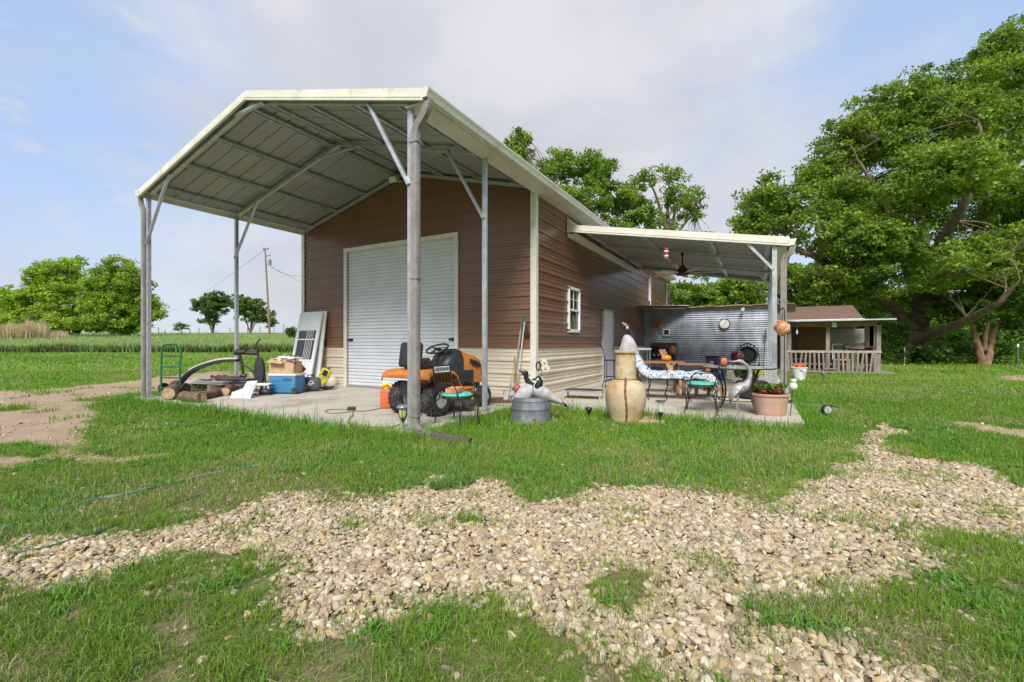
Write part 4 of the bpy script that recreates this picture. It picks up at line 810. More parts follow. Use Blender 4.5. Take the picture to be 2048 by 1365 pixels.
s = MB(); s.tube([lp(515, 706), lp(520, 730), lp(523, 765), lp(524, 786)], .028, 8); s.tube([lp(519, 720), lp(530, 750), lp(532, 786)], .02, 8); s.build('rear_leg', plast_b, t, smooth=True)
s = MB(); q = lp(519, 743); s.lathe([(.0, -.05), (.17, -.05), (.22, -.03), (.22, .03), (.17, .05), (0, .05)], 20, axis='Y', c=(q.x, q.y, q.z), sx=1.5, sy=.6); s.build('pad', mat('dark_pad', (.035, .032, .035), .8), t, smooth=True)
s = MB(); q = lp(455, 757); s.rbox((q.x, 0, .30), (.85, .30, .05), .02); s.build('deck', plast_b, t)
# bent metal panel
s = MB(); o3 = G(485, 797, 0); pts = [(460, 798), (463.5, 785), (486, 777), (494, 763), (515, 761.5), (500.5, 798)]
P3 = [PD(u, v, 9.3+.012*(798-v)) for u, v in pts]; c0 = sum(P3, Vector())/6
P3 = [q-Vector((o3.x, o3.y, 0)) for q in P3]; s.add(P3, [tuple(range(6))]); ob = s.build('sheet_metal', mat('panel_grey', (.60, .62, .62), .4, .2, var=.06, dirt=(.45, .44, .40), dirt_amt=.3), None, solid=.012)
ob.location = (o3.x, o3.y, 0); tag(ob, 'pale grey bent sheet metal panel leaning in front of the exercise machine', 'panel')
# wire rack
p = G(522, 791, 0); t = thing('wire_rack', 'small black wire rack between the metal panel and the blue cooler', 'rack', tuple(p), FACE)
s = MB()
for i in range(6): s.tube([(-.16+i*.07, -.05, .02), (-.15+i*.07, 0, .22)], .008, 5)
s.tube([(-.2, -.06, .02), (.22, -.06, .02), (.22, .18, .02), (-.2, .18, .02)], .01, 6, closed=True); s.tube([(-.18, 0, .22), (.22, 0, .22), (.22, .15, .2), (-.18, .15, .2)], .012, 6, closed=True); s.build('wire_frame', plast_b, t)
s = MB(); s.box((.0, .05, .235), (.34, .16, .02), rot=(.2, 0, 0)); s.build('papers', creamp, t)
s = MB(); s.ell((.08, .0, .08), (.14, .08, .07)); s.build('dark_cloth', plast_b, t, smooth=True)
# cooler
p = G(563, 789, 0); t = thing('cooler', 'blue wheeled cooler with a white lid carrying a cardboard box', 'cooler', tuple(p), FACE-.10)
s = MB(); s.rbox((0, .22, .215), (.64, .42, .40), .035, seg=3); s.box((0, .005, .31), (.50, .012, .02)); s.box((0, .005, .06), (.50, .012, .02)); s.build('body', blue_p, t, smooth=True)
s = MB(); s.rbox((0, .22, .435), (.665, .445, .055), .018, seg=3); s.build('lid', creamp, t, smooth=True)
s = MB(); s.rbox((.12, .0, .345), (.19, .03, .045), .012); s.build('recessed_handle', mat('cooler_dark', (.03, .13, .26), .5), t)
s = MB(); s.tube([(-.33, .1, .33), (-.36, .1, .22), (-.36, .3, .22), (-.33, .3, .33)], .012, 6); s.build('side_handle', plast_b, t, smooth=True)
for y in (.03, .40): s = MB(); s.lathe([(0, -.025), (.07, -.025), (.075, 0), (.07, .025), (0, .025)], 18, axis='Y', c=(.29, y, .075)); s.build('wheel', rubber, t, smooth=True)
# cardboard box with flaps
p = Vector((p.x, p.y, .465)); t = thing('cardboard_box', 'open cardboard box stuffed with white papers sitting on the blue cooler', 'box', tuple(p), FACE-.06)
s = MB(); s.box((-.02, .2, .135), (.58, .36, .27)); s.build('box', card, t, bevel=.004)
s = MB(); s.box((-.12, -.0, .285), (.34, .24, .006), rot=(.35, .1, .1)); s.box((.2, .05, .28), (.25, .2, .006), rot=(-.3, .2, 0)); s.box((-.3, .15, .30), (.26, .28, .006), rot=(0, -.3, .2)); s.build('flap', card, t)
s = MB()
for i in range(9): s.rbox((RNG.uniform(-.22, .2), RNG.uniform(.05, .3), .30+i*.008), (RNG.uniform(.18, .36), RNG.uniform(.1, .2), .02), .004, rot=(RNG.uniform(-.3, .3), RNG.uniform(-.3, .25), RNG.uniform(-.6, .6)), seg=1)
s.build('papers', white, t)
s = MB(); s.box((-.13, .12, .37), (.42, .10, .02), rot=(.1, -.38, .15)); s.box((-.2, .18, .36), (.3, .06, .02), rot=(.1, -.3, -.1)); s.build('slat', greyb, t)
s = MB(); s.tube([(.27, .1, .2), (.29, .06, .36), (.24, .04, .42), (.16, .06, .40)], .01, 6); s.build('wire_handle', iron, t, smooth=True)
# red shovel blade / sled piece
s = MB(); pts = [(589, 712), (598, 722), (613, 739), (606, 746), (597, 748), (588, 747)]; P3 = [PD(u, v, 10.65) for u, v in pts]; o3 = Vector(tuple(P3[4])); o3.z = 0
s.add([q-o3 for q in P3], [tuple(range(6))]); ob = s.build('snow_shovel_blade', redb, None, solid=.02, bevel=0); ob.location = o3; tag(ob, 'rust red pointed plastic scoop standing behind the cooler', 'scoop')
# white bits on bag, bag
p = G(616, 784, 0); t = thing('duffel_bag', 'dark grey padded bag with a handle and a small white emblem', 'bag', tuple(p), FACE-.05)
s = MB(); s.rbox((0, .12, .175), (.50, .24, .34), .11, seg=4); s.build('body', mat('bag_grey', (.075, .085, .10), .75, var=.15, bump=.3, bscale=20), t, smooth=True, sub=1)
s = MB(); s.tube([(-.09, .12, .33), (-.06, .11, .39), (.06, .11, .39), (.10, .12, .32)], .014, 6); s.build('handle', plast_b, t, smooth=True)
s = MB(); s.tube([(.02, -.006, .20), (.05, -.006, .245), (.09, -.006, .255), (.12, -.006, .235), (.15, -.006, .19), (.02, -.006, .185)], .010, 5, closed=True)
for x in (-.04, -.015, .01, .04, .075): s.box((x, -.006, .165), (.012, .006, .045), rot=(0, .25, 0))
s.build('emblem', white, t)
# sacks and bottles by the door
p = G(643, 775, 0)+Vector((0, .1, 0)); t = thing('yellow_sack', 'crumpled yellow and black plastic sack leaning at the foot of the white doors', 'sack', tuple(p), FACE)
yel = mat('sack_yellow', (.62, .56, .05), .5, var=.2, scale=9)
s = MB(); s.at((0, 0, .33), (.2, .5, .2)).rbox((0, 0, 0), (.26, .09, .32), .04, seg=2); s.at((-.05, .02, .2), (0, .9, .1)).rbox((0, 0, 0), (.22, .08, .26), .04); s.build('sack', yel, t, smooth=True)
s = MB(); s.at((.03, -.06, .37), (.2, .5, .2)).rbox((0, 0, 0), (.11, .03, .15), .01); s.build('print', plast_b, t)
p = G(665, 778, 0); t = thing('plastic_jug', 'clear plastic jug half full of orange stuff by the door trim', 'jug', tuple(p))
s = MB(); s.lathe([(.0, .0), (.09, .0), (.105, .03), (.105, .22), (.08, .28), (.035, .31), (.035, .34)], 18, cap=False); s.build('jug', mat('jug_plastic', (.75, .74, .68), .3, var=.1, alpha=.55), t, smooth=True)
s = MB(); s.lathe([(.0, .005), (.085, .005), (.095, .03), (.095, .14), (.0, .17)], 16); s.build('contents', mat('orange_grain', (.60, .30, .05), .8, var=.3, scale=40), t, smooth=True)
p = G(653, 781, 0); ob = MB(); 
for i in range(16): ob.ell((RNG.uniform(-.18, .15), RNG.uniform(-.05, .15), .03+RNG.uniform(0, .05)), (RNG.uniform(.03, .07), .04, .035), 8, 6)
ob = ob.build('rag', plast_b, None, smooth=True); ob.location = p; tag(ob, 'crumpled black rag on the slab between the bag and the jug', 'rag')
p = G(647, 772, 0)+Vector((.05, .25, 0)); t = thing('orange_ornament', 'small orange and yellow figure shaped ornaments heaped against the barn wall', 'ornaments', tuple(p), FACE)
s = MB()
for i in range(14): s.ell((RNG.uniform(-.15, .2), RNG.uniform(-.03, .05), .08+.42*RNG.uniform(0, 1)**1.3), (.045, .04, .06), 8, 6)
s.build('ornament', mat('orange_ochre', (.55, .24, .05), .6, var=.4, scale=14), t, smooth=True)
s = MB(); s.tube([(-.1, .05, .75), (.14, .02, .3), (.2, 0, .1)], .008, 5); s.tube([(-.12, .05, .7), (.02, .02, .25)], .008, 5); s.build('wire', iron, t)
# leaning doors
def leandoor(name, lab, x0, wd, yb, h, yt, detail):
    t = thing(name, lab, 'door', (x0, yb, 0), 0, 'white doors leaning on the barn'); L_ = math.hypot(h, yt-yb); a = -math.atan2(yt-yb, h)
    def bx(nm, x, z, w2, h2, th, y=0, m=white, par=None):
        s = MB(); s.box((x, y, z), (w2, th, h2)); s.v = [Euler((a, 0, 0)).to_matrix() @ v for v in s.v]; return s.build(nm, m, par or t, bevel=.003)
    H_ = 2.05
    if not detail: bx('slab', wd/2, H_/2, wd, H_, .04); bx('edge_strip', wd-.02, H_/2, .03, H_, .046); return
    bx('stile', .055, H_/2, .11, H_, .04); bx('stile', wd-.055, H_/2, .11, H_, .04); bx('top_panel', wd/2, H_-.26, wd-.22, .52, .034); bx('top_rail', wd/2, H_-.02, wd-.2, .06, .042)
    bx('kick_panel', wd/2, .35, wd-.22, .70, .03)
    for i in range(5): bx('kick_rib', .19+i*.14, .35, .012, .62, .012, -.018)
    g = bx('window_pane', wd/2, 1.13, wd-.22, .90, .012, 0, mat('dark_screen', (.05, .055, .06), .35, var=.1)); bx('mid_rail', wd/2, 1.28, wd-.22, .035, .03, -.004)
    for i in range(5): bx('guard_bar', wd*.50+i*.065, 1.13, .014, .9, .012, -.02)
    for z in (.69, 1.57): bx('rail', wd/2, z, wd-.22, .06, .042)
leandoor('screen_door', 'white storm door with dark screen and guard bars leaning on the barn, in front', -11.47, .95, 7.80, 2.0, 8.22, True)
leandoor('plain_white_door', 'plain white door mostly hidden behind the storm door', -11.34, .90, 8.02, 2.0, 8.28, False)
for o in SC.objects:
    if o.name.startswith('plain_white_door'): o['label'] = 'plain white door showing only its right edge behind the storm door'
# extension cord on the slab
def pathG(px, z=.008, jit=0): return [G(u, v, 0)+Vector((0, 0, z)) for u, v in px]
def spl(P, n=6):
    out = []; m = len(P)
    for i in range(m-1):
        for k in range(n): f = k/n; a, b, c_, d = [P[max(0, min(m-1, i+j))] for j in (-1, 0, 1, 2)]; out.append(.5*((2*b)+(-a+c_)*f+(2*a-5*b+4*c_-d)*f*f+(-a+3*b-3*c_+d)*f**3))
    return out+[P[-1]]
cordm = mat('cord_grey', (.16, .15, .12), .7)
p = G(703, 821, 0); t = thing('extension_cord', 'grey extension cord with a black plug box looping across the carport slab', 'cord', tuple(p))
s = MB(); s.tube(spl(pathG([(812, 800), (790, 812), (765, 817), (735, 823), (705, 824), (675, 828), (655, 827), (652, 823), (668, 820), (700, 821)])), .007, 6); s.tube(spl(pathG([(706, 823), (705, 833), (697, 841), (698, 848), (708, 856), (712, 864)])), .007, 6); s.tube(spl(pathG([(712, 864), (745, 856), (775, 857), (800, 850)])), .006, 6)
s.build('cable', cordm, t, world=True, smooth=True)
s = MB(); s.rbox((-.0, 0, .03), (.13, .07, .06), .01, rot=(0, 0, FACE)); s.build('plug_box', plast_b, t)
# ------------------------------------------------------------------ riding mower, heading +y
M_ = thing('riding_mower', 'orange and black riding lawn mower parked on the slab facing the roll up door', 'riding mower', (-4.84, 5.62, 0), math.radians(-1))
def wheel(x, y, r, w2, nm='wheel'):
    s = MB(); n = 40; prof = [(r*.52, -w2*.42), (r*.70, -w2*.5), (r*.88, -w2*.47), (r*.985, -w2*.32), (r, -w2*.15), (r, w2*.15), (r*.985, w2*.32), (r*.88, w2*.47), (r*.70, w2*.5), (r*.52, w2*.42)]
    s.lathe(prof, n, axis='X', c=(x, y, r), cap=False)
    for k in range(22):                                    # tread lugs
        for j, o in ((-1, 0), (0, .5), (1, 0)):
            a = 2*math.pi*(k+o)/22; c = Vector((x+j*w2*.27, y+math.cos(a)*(r*1.0), r+math.sin(a)*(r*1.0))); s.box(c, (w2*.2, r*.13, .016), rot=(a+math.pi/2, 0, 0))
    o_ = s.build(nm, rubber, M_, smooth=True)
    s = MB(); s.lathe([(r*.54, -w2*.38), (r*.50, -w2*.25), (r*.22, -w2*.12), (r*.2, -w2*.3), (0, -w2*.3)], 24, axis='X', c=(x, y, r)); s.lathe([(r*.54, w2*.38), (r*.50, w2*.25), (r*.22, w2*.12), (r*.2, w2*.3), (0, w2*.3)], 24, axis='X', c=(x, y, r)); s.build('rim', mat('rim_white', (.66, .66, .64), .4, var=.1, dirt=(.3, .26, .2), dirt_amt=.4, dirt_scale=10), o_, smooth=True)
for sx in (-1, 1): wheel(sx*.35, 0, .262, .25, 'rear_wheel'); wheel(sx*.38, 1.27, .185, .16, 'front_wheel')
s = MB(); s.box((0, .55, .36), (.36, 1.5, .12)); s.tube([(-.36, 0, .26), (.36, 0, .26)], .03, 8); s.tube([(-.38, 1.27, .19), (.38, 1.27, .19)], .028, 8); s.box((0, -.22, .42), (.34, .10, .22)); s.build('chassis', plast_b, M_)
# fender
prof = [(-.36, .60), (-.34, .68), (-.25, .725), (-.05, .735), (.15, .725), (.30, .69), (.40, .60), (.47, .48), (.60, .37), (.86, .34)]
s = MB(); vs = []; fs = []
for y, z in prof: vs += [(-.50, y, z-.05), (-.475, y, z), (-.22, y, z+.005), (.22, y, z+.005), (.475, y, z), (.50, y, z-.05)]
for i in range(len(prof)-1):
    for k in range(5): fs.append((i*6+k, i*6+k+1, i*6+7+k, i*6+6+k))
s.add(vs, fs); s.build('fender', orange, M_, smooth=True, solid=.018)
for sx in (-1, 1): s = MB(); s.rbox((sx*.40, .66, .385), (.19, .42, .035), .01); s.build('foot_rest', orange, M_)
# seat
s = MB(); s.rbox((0, .02, .80), (.44, .42, .12), .055, seg=4); s.at((0, -.21, .965), (-.16, 0, 0)).rbox((0, 0, 0), (.44, .11, .40), .055, seg=4); s.at(); s.rbox((-.19, -.1, .86), (.07, .22, .12), .03); s.rbox((.19, -.1, .86), (.07, .22, .12), .03); s.at(); s.build('seat', plast_b, M_, smooth=True)
s = MB(); s.box((0, .02, .76), (.28, .28, .06)); s.build('seat_spring', chrome, M_)
# hood, dash
def loft(s, rings):
    n = len(rings[0]); vs = [v for r in rings for v in r]; fs = []
    for i in range(len(rings)-1):
        for k in range(n): fs.append((i*n+k, i*n+(k+1) % n, i*n+n+(k+1) % n, i*n+n+k))
    fs += [tuple(range(n-1, -1, -1)), tuple((len(rings)-1)*n+k for k in range(n))]; s.add(vs, fs)
def ring(y, w2, z0, z1, r=.3):
    return [(-w2, y, z0), (-w2, y, z1-(z1-z0)*r), (-w2*.8, y, z1-(z1-z0)*.06), (-w2*.4, y, z1), (w2*.4, y, z1), (w2*.8, y, z1-(z1-z0)*.06), (w2, y, z1-(z1-z0)*r), (w2, y, z0)]
s = MB(); loft(s, [ring(.80, .27, .50, 1.035), ring(.95, .275, .47, 1.01), ring(1.2, .27, .44, .95), ring(1.42, .25, .42, .87), ring(1.55, .20, .42, .76)]); H_ = s.build('hood', orange, M_, smooth=True)
for sx in (-1, 1):
    s = MB(); s.prism([(1.0, .80), (1.34, .715), (1.37, .745), (1.32, .80), (1.02, .875)], .02, 'YZ', sx*.272-.01)
    for i in range(4): s.prism([(1.05, .80-i*.022+.03), (1.3, .74-i*.022+.03), (1.3, .745-i*.022+.03), (1.05, .805-i*.022+.03)], .012, 'YZ', sx*.284-.006)
    s.build('vent', plast_b, H_)
for sx in (-1, 1): s = MB(); s.rbox((sx*.12, 1.545, .68), (.13, .04, .08), .02, rot=(-.3, 0, 0)); s.build('headlight', mat('lamp_lens', (.6, .6, .58), .2), H_)
s = MB(); loft(s, [ring(.44, .20, .42, .80), ring(.56, .235, .42, .96), ring(.68, .26, .45, 1.04), ring(.80, .278, .47, 1.055), ring(.83, .272, .47, 1.045)]); s.rbox((0, .9, .55), (.56, .5, .3), .04); s.box((0, 1.0, .38), (.44, .8, .12)); s.build('dash', plast_b, M_, smooth=True)
s = MB(); s.tube([(0, .62, .98), (0, .46, 1.05)], .035, 10); s.build('steering_column', plast_b, M_, smooth=True)
s = MB(); Rw = Euler((.42, 0, 0)).to_matrix(); c = Vector((0, .44, 1.06)); s.tube([c+Rw @ Vector((.19*math.cos(a), .19*math.sin(a), 0)) for a in [2*math.pi*i/28 for i in range(28)]], .017, 8, closed=True)
for a in (.3, 2.84, 4.71): s.bar(c, c+Rw @ Vector((.18*math.cos(a), .18*math.sin(a), 0)), .045, .015)
s.tube([c-Vector((0, 0, .02)), c+Vector((0, 0, .02))], .05, 12); s.build('steering_wheel', plast_b, M_, smooth=True)
# mower deck, hitch, decal, lever
s = MB(); s.lathe([(.0, .22), (.26, .22), (.44, .19), (.50, .12), (.50, .09)], 28, c=(0, .68, 0), sx=1.05, sy=.75, cap=False); s.rbox((.5, .64, .15), (.22, .26, .10), .03, rot=(0, .25, 0)); s.build('cutting_deck', mat('deck_dark', (.07, .055, .05), .6, var=.3, dirt=(.16, .12, .09), dirt_amt=.4), M_, smooth=True, solid=.01)
s = MB(); s.tube([(.42, .45, .62), (.47, .42, .82)], .01, 6); s.ell((.47, .42, .84), (.02, .02, .03), 8, 6); s.build('lever', plast_b, M_)
s = MB(); s.box((.18, -.365, .64), (.10, .004, .03)); s.build('decal', white, M_)
# fuel can behind the left rear wheel
p = G(771, 818, 0)+Vector((-.05, .1, 0)); t = thing('fuel_can', 'orange red fuel can with a yellow spout standing behind the mower wheel', 'fuel can', tuple(p), FACE)
s = MB(); s.rbox((0, 0, .17), (.20, .26, .34), .03, seg=3); s.tube([(-.06, -.02, .36), (0, -.02, .41), (.07, -.02, .36)], .018, 6); s.build('body', mat('can_red', (.58, .13, .04), .5, var=.1), t, smooth=True)
s = MB(); s.lathe([(.035, .34), (.03, .38), (.02, .43)], 12, c=(-.03, 0, 0)); s.rbox((.0, 0, .40), (.20, .05, .07), .015, rot=(0, .3, 0)); s.build('spout', mat('can_yellow', (.75, .68, .03), .45), t)
# ------------------------------------------------------------------ bistro chair maker
def bistro(name, lab, loc, rz, backed=True, plate=True, group='iron chairs with teal cushions'):
    """seat faces local +x"""
    t = thing(name, lab, 'chair', loc, rz, group)
    for sx, sy in ((1, 1), (1, -1), (-1, 1), (-1, -1)):
        s = MB(); s.tube(spl([Vector((sx*.17, sy*.17, .44)), Vector((sx*.235, sy*.22, .36)), Vector((sx*.215, sy*.215, .18)), Vector((sx*.25, sy*.245, 0))], 5), .011, 7); s.build('leg', iron, t, smooth=True)
    s = MB(); s.tube([(.21*math.cos(a), .21*math.sin(a), .44) for a in [2*math.pi*i/28 for i in range(28)]], .012, 7, closed=True)
    for i in range(-3, 4): x = i*.055; y = math.sqrt(.21**2-x*x); s.box((x, 0, .445), (.022, 2*y, .004))
    s.build('seat_frame', iron, t)
    s = MB(); s.lathe([(0, .452), (.17, .450), (.212, .462), (.222, .48), (.212, .50), (.17, .512), (.06, .506), (0, .50)], 30, wob=.015); C_ = s.build('cushion', teal, t, smooth=True)
    s = MB(); s.tube([(.223*math.cos(a), .223*math.sin(a), .481) for a in [2*math.pi*i/30 for i in range(30)]], .006, 6, closed=True); s.tube([(-.19, .12, .47), (-.23, .15, .40), (-.22, .16, .34)], .008, 5); s.build('piping', teal, C_)
    for sy in (-1, 1):
        s = MB(); s.tube(spl([Vector((-.19, sy*.15, .44)), Vector((-.24, sy*.19, .62)), Vector((-.29, sy*.20, .90))], 6), .010, 7); s.build('back_post', iron, t, smooth=True)
        s = MB(); s.tube(spl([Vector((-.25, sy*.19, .66)), Vector((-.10, sy*.25, .67)), Vector((.09, sy*.24, .65)), Vector((.16, sy*.22, .56)), Vector((.15, sy*.19, .46))], 6), .009, 7); s.build('arm', iron, t, smooth=True)
    s = MB(); s.tube([(-.29, -.2, .90), (-.29, .2, .90)], .010, 7); s.tube([(-.268, -.195, .775), (-.268, .195, .775)], .008, 6)
    for i in range(1, 5): y = -.2+i*.08; s.tube([(-.27, y, .775), (-.235, y*.9, .60), (-.205, y*.8, .45)], .006, 5)
    s.build('back_rods', iron, t, smooth=True)
    if plate:
        s = MB(); s.box((-.285, 0, .84), (.012, .38, .12), rot=(0, -.15, 0)); pb = s.build('back_plate', mat('plate_dark', (.05, .05, .05), .5), t)
        s = MB(); s.box((-.277, 0, .842), (.008, .345, .088), rot=(0, -.15, 0)); s.build('plate_face', white, pb)
        s = MB(); rg = random.Random(4)
        for i in range(15): y = -.155+i*.0221; s.box((-.272, y, .843+rg.uniform(-.006, .006)), (.006, .009, .055+rg.uniform(-.01, .012)), rot=(rg.uniform(-.35, .35), -.15, 0)); 
        for i in range(7): y = -.145+i*.048; s.box((-.272, y, .843+rg.uniform(-.03, .03)), (.005, .02, .008), rot=(0, -.15, 0))
        s.build('plate_marks', plast_b, pb)
    return t
A, B_, C_, D_ = G(864, 859, GZ), G(908, 846, GZ), G(923, 863.6, GZ), G(960, 854, GZ); cc = (A+B_+C_+D_)/4; f = ((C_-A)+(D_-B_))
ch1 = bistro('bistro_chair', 'iron chair with patterned back plate and teal cushion beside the front carport post', (cc.x, cc.y, GZ), ang(f))
t = thing('orange_box', 'flat orange box lying on the teal cushion of the chair by the mower', 'box', (cc.x-.03, cc.y-.02, GZ+.513), ang(f)+.35)
s = MB(); s.rbox((0, 0, .035), (.19, .30, .07), .012, rot=(0, -.03, 0)); s.build('box', mat('box_coral', (.72, .25, .12), .55, var=.08), t); s = MB(); s.box((0, 0, .0735), (.15, .26, .004)); s.build('lid', mat('box_coral2', (.78, .33, .19), .55), t)
A, B_ = G(1376, 826, 0), G(1440, 830, 0); cc = (A+B_)/2+Vector((-.05, .12, 0)); ch2 = bistro('bistro_chair', 'iron chair with teal cushion between the chaise and the heron statue', (cc.x, cc.y, 0), ang(A-B_), plate=False)
# solar lantern by the post
def lantern(lab, u, v, h, r, glassc, capc, z=GZ, cone=False):
    p = G(u, v, z); t = thing('path_light', lab, 'path light', tuple(p), 0, 'solar path lights in the grass')
    s = MB(); s.tube([(0, 0, -.02), (0, 0, h-.16)], .008, 6); s.lathe([(.012, h-.24), (.03, h-.20), (.045, h-.17)], 10); s.build('stake', plast_b, t, smooth=True)
    s = MB(); s.lathe([(.03, h-.17), (r*.62, h-.13), (r*.70, h-.03)] if not cone else [(.02, h-.17), (r*.5, h-.10), (r*.62, h-.02)], 12); s.build('lens', glassc, t, smooth=True)
    if not cone:
        for k in range(6): a = k*math.pi/3; s = MB(); s.tube([(.04*math.cos(a), .04*math.sin(a), h-.17), (r*.68*math.cos(a), r*.68*math.sin(a), h-.13), (r*.76*math.cos(a), r*.76*math.sin(a), h-.03)], .005, 5); s.build('cage_bar', plast_b, t)
    s = MB(); s.lathe([(r*.95, h-.035), (r, h-.02), (r*.92, h-.005), (r*.5, h+.015), (0, h+.02)], 20) if not cone else s.box((0, 0, h), (r*1.7, r*1.7, .02)); s.build('cap', capc, t, smooth=not cone)
    return t
lensy = mat('lens_yellow', (.55, .60, .25), .25, var=.1); lensc = mat('lens_clear', (.75, .78, .78), .12, var=.05, alpha=.45)
capg = mat('cap_grey', (.30, .31, .34), .35, .5)
lantern('grey capped solar lantern with yellowish lens at the foot of the front carport post', 806, 868, .385, .088, lensy, capg)
lantern('flat square capped clear solar light in the grass right of the clay chiminea', 1321, 848, .345, .075, lensc, mat('cap_dark', (.10, .09, .085), .4), cone=True)
p = G(1178, 834, GZ); t = thing('path_light', 'squat black solar light half sunk in the grass left of the chiminea', 'path light', tuple(p), 0, 'solar path lights in the grass')
s = MB(); s.lathe([(.02, .05), (.035, .10), (.058, .12), (.058, .145), (.05, .155), (0, .158)], 18); s.build('cap', plast_b, t, smooth=True); s = MB(); s.tube([(0, 0, 0), (0, 0, .08)], .012, 6); s.build('stake', plast_b, t)
# ------------------------------------------------------------------ tools at the barn corner
def tool(name, lab, cat, top, bot, mcol, head, r=.016, group='long handled tools leaning at the barn corner'):
    b = Vector(bot); t = thing(name, lab, cat, tuple(b), 0, group); q = Vector(top)-b; s = MB(); s.tube([q*.18, q], r, 8); s.build('handle', mcol, t, smooth=True)
    d = q.normalized(); x = Vector((.87, .48, 0)); s = MB()
    if head == 'spade':
        vs = [d*.28-x*.10, d*.28+x*.10, d*.12+x*.11, d*.02+x*.07, Vector((0, 0, 0)), d*.02-x*.07, d*.12-x*.11]; s.add(vs, [tuple(range(7))]); s.tube([d*.24, d*.42], .02, 7); s.build('blade', mat('spade_steel', (.30, .30, .31), .5, .2, dirt=(.2, .16, .12), dirt_amt=.4), t, solid=.006)
    elif head == 'rake':
        s.bar(d*.16-x*.2, d*.16+x*.2, .02); 
        for i in range(8): s.bar(d*.16+x*(-.19+i*.054), d*.16+x*(-.19+i*.054)-Vector((.02, -.02, .1)), .01)
        s.tube([d*.16, d*.2], .02, 6); s.build('rake_head', iron, t)
    else: s.box(d*.04, (.14, .03, .07)); s.tube([d*.05, d*.2], .02, 6); s.build('hoe_head', iron, t)
    return t
hyel = mat('handle_yellow', (.50, .33, .10), .6, var=.15); hgrey = mat('handle_grey', (.40, .37, .34), .75, var=.15); hbr = mat('handle_brown', (.26, .16, .11), .75, var=.2); hwh = mat('handle_white', (.60, .58, .55), .6)
tool('spade', 'spade with yellow shaft, leftmost of the tools at the barn corner', 'spade', PY(1030, 712, 8.16), G(1016, 806, 0), hyel, 'spade')
tt = tool('rake', 'tallest tool with a green topped pale handle at the barn corner', 'rake', PY(1046, 626, 8.2), G(1024, 796, 0), hgrey, 'rake'); s = MB(); q = PY(1046, 626, 8.2)-tt.location; q2 = PY(1042, 655, 8.16)-tt.location; s.tube([q2, q+ (q-q2)*.02], .02, 8); s.build('green_grip', green_p, tt)
tool('hoe', 'hoe with a white handle right behind the green topped rake', 'hoe', PY(1049, 644, 8.24), G(1032, 797, 0), hwh, 'hoe')
tool('garden_fork', 'weathered brown handled fork crossing the other tools the opposite way', 'fork', PY(1029, 716, 8.05), G(1044, 806, 0)+Vector((0, -.1, 0)), hbr, 'rake', .018)
tool('post_driver', 'short dark metal bar upright against the beige corner trim', 'bar', PY(1052, 650, 8.26), PY(1052, 672, 8.26), plast_b, 'hoe', .03)
# planks on the slab by the tools
for i, (u, v, l, r2, lab) in enumerate([(1000, 801, .62, .25, 'rusty brown plank on the slab behind the mower front wheel'), (1000, 806, .5, -.1, 'shorter dark plank lying in front of the other plank by the tools')]):
    p = G(u, v, 0); s = MB(); s.box((0, 0, .03), (l, .10, .05)); ob = s.build('plank', wood_d, None, bevel=.004); ob.location = p; ob.rotation_euler.z = FACE+r2; tag(ob, lab, 'plank', 'planks near the barn corner')
# ------------------------------------------------------------------ galvanised tub and goose decoys
p = G(1061, 841, GZ); tubz = .375; t = thing('washtub', 'upturned grey galvanised washtub in the grass carrying two goose decoys', 'washtub', tuple(p))
tubm = mat('old_zinc', (.13, .135, .15), .6, .3, var=.15, scale=6, dirt=(.26, .27, .30), dirt_amt=.5, dirt_scale=6, stretch=(1, 1, .3))
s = MB(); s.lathe([(.345, 0), (.335, .012), (.312, .15), (.306, .19), (.312, .205), (.304, .22), (.292, .30), (.286, .315), (.29, .33), (.278, .345), (.265, .375), (0, .372)], 36); s.build('tub', tubm, t, smooth=True)
s = MB(); s.lathe([(.012, -.01), (.012, .01)], 8, axis='Y', c=(.20, -.27, .06)); s.build('drain_hole', plast_b, t)
goosew = mat('decoy_grey', (.44, .435, .44), .75, var=.10, scale=10, bump=.25, bscale=18, dirt=(.30, .29, .28), dirt_amt=.5, dirt_scale=5)
goosewh = mat('decoy_white', (.66, .66, .64), .7, var=.1); gooseb = mat('decoy_black', (.012, .012, .014), .5)
